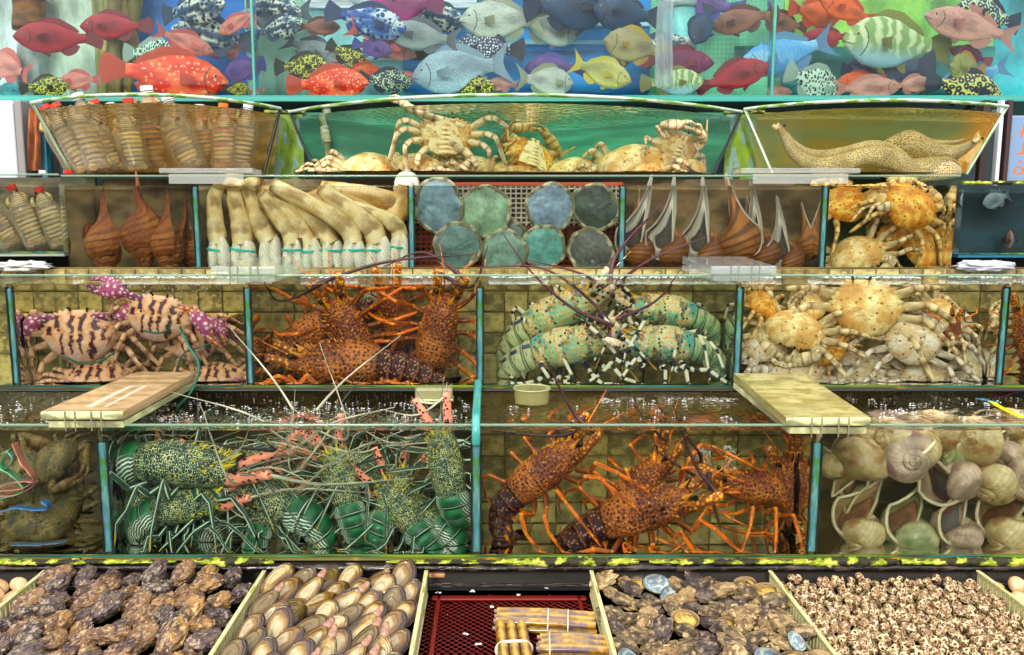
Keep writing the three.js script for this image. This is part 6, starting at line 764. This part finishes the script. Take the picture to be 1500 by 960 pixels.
{ // abalones and mussels
  const rk = [['#7a6a50', '#453a2e', '#b8a078'], ['#6a5c50', '#3a302c', '#a5937c'], ['#a08a66', '#6a563c', '#d2bc94']].map((q, i) => M(tex(128, 128, (u, v) => mix(mix(hx(q[0]), hx(q[1]), sst(0.35, 0.65, fbm(u, v, 5, 5, i + 70))), hx(q[2]), 0.8 * sst(0.55, 0.7, fbm(u, v, 9, 4, i + 80)))), 0.35, { bumpMap: bumpCrust, bumpScale: 0.008 })), nac = M(tex(128, 128, (u, v) => { const n = fbm(u, v, 3, 4, 5), w = Math.sin(n * 18); return mix(mix(hx('#6f858c'), hx('#b0b8b0'), sst(-0.5, 0.6, w)), hx('#8a7a80'), sst(0.5, 0.8, fbm(u, v, 5, 3, 9)) * 0.6); }), 0.3);
  const ab = [0, 1, 2].map(i => lump(0.046, 0.018, 0.031, 0.26, 2, i * 3.1 + 40, 30)), bowl = grid(10, 26, (u, v) => { const w = v * TAU; return V(Math.cos(w) * u * 0.047, 0.03 * u * u + 0.003 * pn.noise(u * 4 * Math.cos(w), u * 4 * Math.sin(w), 2), Math.sin(w) * u * 0.032 * (1 + 0.15 * Math.cos(w))); }, (u, v) => [0.5 + 0.5 * u * Math.cos(v * TAU), 0.5 + 0.5 * u * Math.sin(v * TAU)]), bowlOut = grid(10, 26, (u, v) => { const w = v * TAU; return V(Math.cos(w) * u * 0.05, 0.031 * u * u - 0.004, Math.sin(w) * u * 0.035 * (1 + 0.15 * Math.cos(w))); }), bm = M('#caa55a', 0.4, { map: mottleMaps[2] });
  for (let r = 0; r < 12; r++) for (let k = 0; k < 9; k++) {
    const x = lerp(edgeX[3] + 0.035, edgeX[4] - 0.04, (k + (r % 2) * 0.5) / 8.6) + rr(-0.012, 0.012), z = lerp(ZTb + 0.03, -1.66, r / 11.6) + rr(-0.012, 0.012), y = 0.554 + rr(-0.006, 0.026), w = rnd(); if (x > edgeX[4] - 0.03) continue; let o;
    if (w < 0.06) { o = thing('abalone_shell', 'upturned abalone shell showing its blue white inside', 'shell', 'upturned abalones'); part(o, 'inner_face', bowl, nac); part(o, 'outer_shell', bowlOut, pick(rk)); o.rotation.set(rr(0.5, 1.2), rr(-1.5, 1.5), rr(-0.6, 0.6)); }
    else if (w < 0.13) { o = thing('abalone', 'abalone turned foot up with a yellow tan sole', 'abalone', 'abalones turned foot up'); part(o, 'sole', new THREE.SphereGeometry(1, 18, 10, 0, TAU, 0, 1.4).scale(0.04, 0.016, 0.029), bm); part(o, 'outer_shell', bowlOut, pick(rk)).position.y = -0.012; o.rotation.set(rr(0.2, 0.7), rr(-0.6, 0.6), 0); }
    else { o = new THREE.Mesh(pick(ab), pick(rk)); o.name = numbered('abalone'); scene.add(o); tag(o, 'brown crusted abalone lying shell up in the mixed tray', 'abalone', 'crusted abalones'); o.rotation.set(rr(-0.2, 0.6), rr(-1.2, 1.2), rr(-0.3, 0.3)); }
    o.position.set(x, y, z); o.scale.multiplyScalar(rr(0.5, 0.92));
  }
}
{ // spotted babylon snails
  const bg = [1, 2].map(i => coil({ turns: 3, W: 1.75, R: 0.2, a: 0.27, h: 0.36, A: 0.52, si: 0.2, lift: 1, nt: 11, nf: 10, seedN: i })), bt = [0, 1].map(i => M(tex(256, 256, (u, v) => { const [a, , id] = wor(u, v, 6, 7, i * 9 + 3); return mix(mix(hx('#c9b896'), hx('#94785a'), sst(0.4, 0.7, fbm(u, v, 4, 3, i))), mix(hx('#3a2618'), hx('#6a4a30'), id), sst(0.4, 0.28, a)); }), 0.35)), pale = M(mottle('#d8a98a', '#b07a5a', 6), 0.3), op = bg.map(g => g.fill(0.3, 0.9));
  let n = 0; const P0 = [], x0 = edgeX[4] + 0.028, x1 = edgeX[5] - 0.02;
  for (let r = 0; r < 22; r++) for (let k = 0; k < 23; k++) { const f = (k + (r % 2) * 0.5) / 22.5, z = lerp(ZTb + 0.02, -1.66, r / 21) + rr(-0.008, 0.008), x = lerp(x0, x1, f) + rr(-0.008, 0.008); const px = CX + F * x / (-z), key = px; P0.push([x, z, Math.abs(px - 1300) < 420]); }
  const vis = P0.filter(q => q[2]).slice(0, 300), rest = P0.filter(q => !vis.includes(q)), pose = o => { o.rotation.set(rr(0, 6.28), rr(0, 6.28), rr(0, 6.28)); o.scale.setScalar(rr(0.026, 0.035)); };
  vis.forEach(([x, z]) => { const i = rnd() > 0.5 ? 1 : 0, t = thing('babylon_snail', 'small cream sea snail with brown spots in the snail tray', 'sea snail', 'spotted babylon snails in the tray'); part(t, 'shell', bg[i].body, pick(bt)); part(t, 'operculum', op[i], pale); t.position.set(x, 0.556 + rr(-0.006, 0.016), z); pose(t); });
  const D = new THREE.Object3D(), ms = rest.map(([x, z]) => { D.position.set(x, 0.555 + rr(-0.004, 0.014), z); pose(D); D.updateMatrix(); return D.matrix.clone(); }); for (const [x, z] of P0) { D.position.set(x + rr(-0.01, 0.01), 0.534, z); pose(D); D.updateMatrix(); ms.push(D.matrix.clone()); }
  stuff('snail_heap', bg[0].body, bt[0], ms, 'heap of small spotted sea snails filling the snail tray', 'sea snails');
}
{ // smooth clams in the outer trays
  const cm = [0, 1].map(i => M(tex(128, 128, (u, v) => mix(mix(hx('#d9c3a2'), hx('#b9966e'), sst(0.3, 0.7, fbm(u, v, 4, 4, i + 3))), hx('#8a6a4c'), 0.4 * sst(0.3, 1, Math.sin(Math.hypot(u - 0.5, v - 0.1) * 60)))), 0.3)), g = new THREE.SphereGeometry(1, 20, 14).scale(0.034, 0.017, 0.026);
  for (const [x0, x1, lab, gr] of [[trayEdges[0] + 0.1, edgeX[0] - 0.04, 'smooth beige clam in the tray beside the oysters', 'beige clams beside the oysters'], [edgeX[5] + 0.035, edgeX[5] + 0.36, 'smooth pale clam in the tray beside the spotted snails', 'pale clams beside the spotted snails']]) for (let r = 0; r < 6; r++) for (let k = 0; k < 6; k++) { const o = new THREE.Mesh(g, pick(cm)); o.name = numbered('smooth_clam'); scene.add(o); tag(o, lab, 'clam', gr); o.position.set(lerp(x0, x1, (k + (r % 2) * 0.4) / 5.4), 0.545 + rr(0, 0.016), ZTb + 0.03 + r * 0.06 + rr(-0.01, 0.01)); o.rotation.set(rr(0.2, 0.9), rr(-1, 1), rr(-0.3, 0.3)); o.scale.setScalar(rr(0.8, 1.1)); }
}

// ---------- acrylic lids ----------
function slab(t, name, fl, fr, br, bl, th, m, lift = 0) { const up = V(0, 1, 0), q = [fl, fr, br, bl].map(p => p.clone().add(V(0, lift, 0))), pos = [], idx = [], uv = []; const face = (a, b, c, d, w, h) => { const k = pos.length / 3; for (const p of [a, b, c, d]) pos.push(p.x, p.y, p.z); uv.push(0, 0, w, 0, w, h, 0, h); idx.push(k, k + 1, k + 2, k, k + 2, k + 3); }, l = q.map(p => p.clone().addScaledVector(up, -th)); const W = fl.distanceTo(fr), D = fl.distanceTo(bl); face(q[0], q[1], q[2], q[3], 1, 1); face(l[3], l[2], l[1], l[0], 1, 1); face(l[0], l[1], q[1], q[0], 1, 0.1); face(l[1], l[2], q[2], q[1], 1, 0.1); face(l[2], l[3], q[3], q[2], 1, 0.1); face(l[3], l[0], q[0], q[3], 1, 0.1); return part(t, name, geom(pos, uv, idx), m); }
const acr = (c, tr, r = 0.06) => new THREE.MeshPhysicalMaterial({ color: new THREE.Color(...c), roughness: r, transmission: tr, thickness: 0, ior: 1.49, side: THREE.DoubleSide, bumpMap: bumpFine, bumpScale: 0.0006 });
const olive = M(tex(256, 256, (u, v) => mix(mix(hx('#aaa478'), hx('#857c52'), sst(0.3, 0.75, fbm(u, v, 3, 5, 3, 14))), hx('#6a6a34'), 0.6 * sst(0.6, 0.72, fbm(u, v, 6, 4, 6, 20)))), 0.18, { clearcoat: 0.7, bumpMap: bumpFine, bumpScale: 0.001 }), oliveEdge = M(mottle('#d8d8a8', '#b9b878', 6), 0.2), brownLid = M(tex(256, 256, (u, v) => mix(mix(hx('#b59f7c'), hx('#8f7a5a'), sst(0.3, 0.75, fbm(u, v, 3, 5, 13, 16))), hx('#ded8cc'), (u > 0.42 && u < 0.52 || u > 0.64 && u < 0.7) && v > 0.1 && v < 0.62 ? 0.7 : 0)), 0.15, { clearcoat: 0.8 });
const pinM = M('#8a8672', 0.3);
function lid(label, F0, F1, B1, B0, zf, zb, mats, name = 'acrylic_slab') {
  const t = thing(name, label, 'slab'), a = P(...F0, zf), b = P(...F1, zf), c = P(...B1, zb), d = P(...B0, zb); b.y = a.y; c.y = d.y;
  slab(t, 'upper_plate', a, b, c, d, 0.024, mats[0]); const e = x => x.clone().add(V(0, 0, -0.006)); const ed = part(t, 'front_edge', tube([a.clone().add(V(0, -0.012, 0.001)), b.clone().add(V(0, -0.012, 0.001))], [[0.0035, 0.0125]], { rings: 2, seg: 8 }), mats[1]); slab(t, 'lower_plate', a.clone().lerp(b, 0.06).add(V(0, 0, -0.008)), b.clone().lerp(a, 0.02).add(V(0, 0, -0.008)), c, d, 0.018, mats[1], -0.03);
  for (const f of [0.3, 0.42, 0.62, 0.74]) part(t, 'pin', tube([a.clone().lerp(b, f).add(V(0, 0.001, 0.006)), a.clone().lerp(b, f).add(V(0, -0.055, 0.006))], [0.0022, 0.0016], { rings: 3, seg: 6 }), pinM);
}
lid('brown tinted acrylic lid lying aslant on the lowest tank above the mud crabs', [60, 603], [180, 608], [286, 545], [200, 545], -2.235, -2.6, [brownLid, oliveEdge]);
lid('olive acrylic lid lying aslant on the lowest tank above the divider of the sea snails', [1152, 612], [1275, 612], [1178, 547], [1075, 547], -2.235, -2.6, [olive, oliveEdge]);
lid('clear acrylic lid on the second tier in front of the giant clams', [309, 391], [402, 391], [452, 376], [376, 376], -2.615, -2.9, [acr([0.9, 0.94, 0.88], 0.9), acr([0.88, 0.92, 0.86], 0.82)]);
lid('clear acrylic lid on the second tier in front of the whelks', [1042, 390], [1137, 390], [1090, 376], [1000, 376], -2.615, -2.9, [acr([0.9, 0.94, 0.93], 0.9), acr([0.88, 0.92, 0.92], 0.82)]);
{ const wl = acr([0.9, 0.92, 0.86], 0.8, 0.08); for (const [a, b, lab] of [[246, 380, 'milky acrylic strip on the rim above the triton shells'], [1076, 1246, 'milky acrylic strip on the rim above the whelks']]) { const t = thing('rim_strip', lab, 'lid'), x0 = xAt(a, Z3), x1 = xAt(b, Z3); part(t, 'plate', rbx(x1 - x0, 0.018, 0.12, 0.004, (x0 + x1) / 2, Y3t + 0.021, Z3 - 0.05), wl); part(t, 'hanger', rbx((x1 - x0) * 0.8, 0.035, 0.004, 0.0015, (x0 + x1) / 2, Y3t - 0.008, Z3 + 0.006), wl); } }
// float block and round float at the foot of the second tier
{ const t = thing('round_float', 'yellow green round plastic float on the water by the teal partition', 'float'), p = P(779, 576, -2.57); part(t, 'drum', new THREE.CylinderGeometry(0.058, 0.054, 0.044, 30).translate(p.x, p.y - 0.006, p.z), acr([0.6, 0.6, 0.26], 0.65, 0.12)); part(t, 'rim', new THREE.TorusGeometry(0.058, 0.003, 8, 30).rotateX(Math.PI / 2).translate(p.x, p.y + 0.016, p.z), acr([0.6, 0.6, 0.26], 0.5, 0.12)); const q = P(636, 578, -2.58), u = thing('float_block', 'yellowish translucent block at the corner of the teal partition', 'float'); part(u, 'block', rbx(0.12, 0.05, 0.05, 0.01, q.x, q.y, q.z), acr([0.6, 0.58, 0.3], 0.6, 0.15)); part(u, 'collar', rbx(0.124, 0.008, 0.054, 0.003, q.x, q.y - 0.014, q.z), oliveEdge); }

// ---------- foam and bubbles on the water ----------
{
  const fg = new THREE.IcosahedronGeometry(1, 2), fm = new THREE.MeshPhysicalMaterial({ color: '#f2f4f2', roughness: 0.25 }), D = new THREE.Object3D(), ms = []; const spot = (x, y, z, r) => { D.position.set(x, y, z); D.scale.set(r * rr(0.8, 1.3), r * 0.4, r); D.rotation.set(0, rr(0, 6), 0); D.updateMatrix(); ms.push(D.matrix.clone()); };
  const onW = (px, py, y) => onY(px, py, y); const patch = (n, a, b, c, d, y, r0, r1, th) => { for (let i = 0; i < n; i++) { const p = onW(rr(a, b), rr(c, d), y); if (pn.noise(p.x * 9, p.z * 16, 4) + 0.5 * pn.noise(p.x * 30, p.z * 40, 2) < th) continue; spot(p.x, y, p.z, rr(r0, r1)); } };
  patch(2200, 0, 690, 572, 622, yw1, 0.0006, 0.0028, 0.1); patch(1200, 880, 1085, 571, 588, yw1, 0.001, 0.0035, 0.0); patch(1200, 1180, 1500, 572, 612, yw1, 0.0008, 0.003, 0.2); patch(300, 720, 1080, 580, 620, yw1, 0.0012, 0.003, 0.3);
  for (let i = 0; i < 2600; i++) { const x = rr(-1.5, 1.95); if (pn.noise(x * 6, 2, 1) < -0.05) continue; spot(x, yw2 + 0.002, -3.0 + Math.pow(rnd(), 2) * 0.12, rr(0.002, 0.006)); }
  for (let i = 0; i < 16; i++) { const p = onY(rr(640, 850), rr(848, 950), 0.5175); for (let k = 0; k < 5; k++) spot(p.x + rr(-0.006, 0.006), 0.5175, p.z + rr(-0.004, 0.004), rr(0.001, 0.0045)); }
  stuff('foam', fg, fm, ms, 'white foam bubbles drifting on the water of the tanks', 'foam');
  const bm = [], bub = (px, py0, py1, z, n, w) => { for (let i = 0; i < n; i++) { const p = P(px + rr(-w, w), lerp(py0, py1, rnd()), z + rr(-0.02, 0.02)); D.position.copy(p); D.scale.setScalar(rr(0.001, 0.0032)); D.updateMatrix(); bm.push(D.matrix.clone()); } };
  bub(1022, 645, 700, -2.52, 260, 12); bub(1062, 645, 690, -2.52, 120, 8); bub(1448, 415, 470, -2.9, 260, 16); bub(560, 415, 440, -2.9, 200, 26); bub(250, 415, 436, -2.8, 60, 60);
  stuff('air_bubble', fg, new THREE.MeshPhysicalMaterial({ color: '#eef6f4', roughness: 0.1, transmission: 0.5, thickness: 0 }), bm, 'streams of fine air bubbles rising in the tanks', 'bubbles');
}
// ---------- what stands at the two ends of the basins ----------
{
  const t = thing('white_cabinet', 'white cool box at the end of the shrimp basin', 'cabinet'); part(t, 'body', rbx(0.5, 0.36, 0.3, 0.015, P(0, 200, -3.5).x - 0.14, 1.86, -3.56), M('#e9edf2', 0.35)); part(t, 'side_panel', rbx(0.03, 0.36, 0.28, 0.006, P(46, 200, -3.5).x, 1.86, -3.55), M('#8f8a86', 0.5));
  solo('towel', grid(10, 12, (u, v) => { const p = P(lerp(42, 58, u), lerp(158, 250, v), -3.42); p.z += 0.012 * Math.sin(u * 9 + v * 2); return p; }), M(mottle('#c9825a', '#a8623c', 4), 0.8), 'terracotta towel hanging beside the white cool box', 'towel'); solo('blue_post', box2([P(57, 200, -3.45).x, 1.7, -3.5], [P(66, 200, -3.45).x, 2.04, -3.45]), M(mottle('#4f9ab5', '#3a7a95', 4), 0.5), 'turquoise painted post behind the shrimp basin', 'post');
  const cp = [[1446, 'dark'], [1462, 'white']]; [[1440, '#2c1c1c', 'dark brown upright board beside the eel basin', 0.03], [1462, '#dfe6ea', 'narrow white upright post beside the eel basin', 0.016], [1474, '#3a2426', 'narrow dark red post beside the handwritten notice', 0.02]].forEach(([px, c, lab, w]) => solo('post', rbx(w, 0.36, 0.03, 0.004, P(px, 210, -3.5).x, 1.87, -3.5), M(c, 0.5), lab, 'post'));
  const cv = document.createElement('canvas'); cv.width = 128; cv.height = 256; const c = cv.getContext('2d'); c.fillStyle = '#7d98bd'; c.fillRect(0, 0, 128, 256); c.strokeStyle = '#d0702c'; c.lineWidth = 7; c.lineCap = 'round'; const st = (...q) => { c.beginPath(); c.moveTo(q[0], q[1]); for (let i = 2; i < q.length; i += 2) c.lineTo(q[i], q[i + 1]); c.stroke(); };
  st(40, 30, 36, 80); st(40, 34, 70, 30, 66, 60); st(52, 32, 52, 70); st(30, 62, 78, 58); st(44, 108, 44, 150); st(24, 152, 78, 146); st(44, 126, 66, 124); st(34, 180, 40, 188); st(58, 178, 64, 186); c.beginPath(); c.arc(34, 222, 15, 0, 6.3); c.stroke(); st(56, 208, 56, 240, 78, 236); st(56, 220, 76, 216); st(90, 40, 100, 90); st(92, 130, 112, 126); st(100, 112, 100, 160);
  const ct = new THREE.CanvasTexture(cv); ct.colorSpace = THREE.SRGBColorSpace; const p0 = P(1484, 172, -3.52), p1 = P(1530, 262, -3.52), sg = thing('paper_notice', 'pale blue paper notice with orange handwriting', 'notice'); part(sg, 'sheet', new THREE.PlaneGeometry(p1.x - p0.x, p0.y - p1.y).translate((p0.x + p1.x) / 2, (p0.y + p1.y) / 2, -3.5175), new THREE.MeshPhysicalMaterial({ map: ct, roughness: 0.7 })); part(sg, 'backing_board', bx(p1.x - p0.x + 0.014, p0.y - p1.y + 0.014, 0.008, (p0.x + p1.x) / 2, (p0.y + p1.y) / 2, -3.523), M('#9aa6b4', 0.5));
  for (const [px, py, r, c2, lab] of [[100, 252, 7, '#c9342c', 'red bottle cap on the tank rim'], [62, 252, 5, '#e8e6e0', 'white bottle cap on the small tank rim']]) solo('bottle_cap', new THREE.CylinderGeometry(r * 0.0025, r * 0.0025, 0.012, 16).translate(...P(px, py, -3.07).toArray()), M(c2, 0.4), lab, 'cap');
  for (const [c2, a, lab] of [['#e0508c', [[1452, 574], [1466, 580], [1480, 576], [1496, 573]], 'bright pink ribbon scrap floating at the end of the lowest tank'], ['#e8e04a', [[1452, 588], [1472, 600], [1498, 612]], 'yellow ribbon scrap floating at the end of the lowest tank'], ['#3fa0d0', [[1430, 584], [1444, 586], [1460, 590]], 'blue ribbon scrap floating at the end of the lowest tank']]) solo('ribbon', tube(a.map(q => onY(...q, yw1 + 0.006)), [[0.01, 0.0012]], { rings: 14, seg: 6 }), M(c2, 0.4), lab, 'ribbon');
  // below the dark tank and at the left: cloth and plastic things on the step
  for (const [a, b, c2, lab] of [[1400, 1490, '#d8dde2', 'crumpled white plastic bag under the dark side tank'], [0, 60, '#d8d8d0', 'crumpled white plastic bag under the small shrimp tank']]) solo('plastic_bag', (() => { const g = lump(0.1, 0.018, 0.05, 0.5, 2.4, a, 30); const p = P((a + b) / 2, 390, -2.98); return g.translate(p.x, p.y, p.z); })(), new THREE.MeshPhysicalMaterial({ color: c2, roughness: 0.3, transmission: 0.2, thickness: 0, side: THREE.DoubleSide }), lab, 'plastic bag');
}
// ---------- the street behind the viewer, which the glass mirrors ----------
{
  const t = thing('shop_house', 'low row of shops across the street', 'building'), al = [M('#5c7a62', 0.6), M('#a09a8c', 0.6)], sh = [M('#4c5a56', 0.6), M('#6a5e52', 0.6)], wm = M('#2a363e', 0.1);
  part(t, 'facade', box2([-16, 0, 14], [16, 4.8, 14.4]), M(mottle('#6a665e', '#4c4a44', 6), 0.8));
  for (let i = 0; i < 8; i++) { const x = -14 + i * 4; part(t, 'shutter', box2([x - 1.5, 0, 13.9], [x + 1.5, 2.5, 13.98]), sh[i % 2]); part(t, 'window', box2([x - 1, 3.3, 13.94], [x + 1, 4.4, 13.99]), wm); part(t, 'awning', box2([x - 1.7, 2.65, 12.7], [x + 1.7, 2.75, 13.99]), al[i % 2]); }
}

scene.traverse(o => { if (o.isMesh) o.castShadow = o.receiveShadow = true; });
renderer.render(scene, camera);
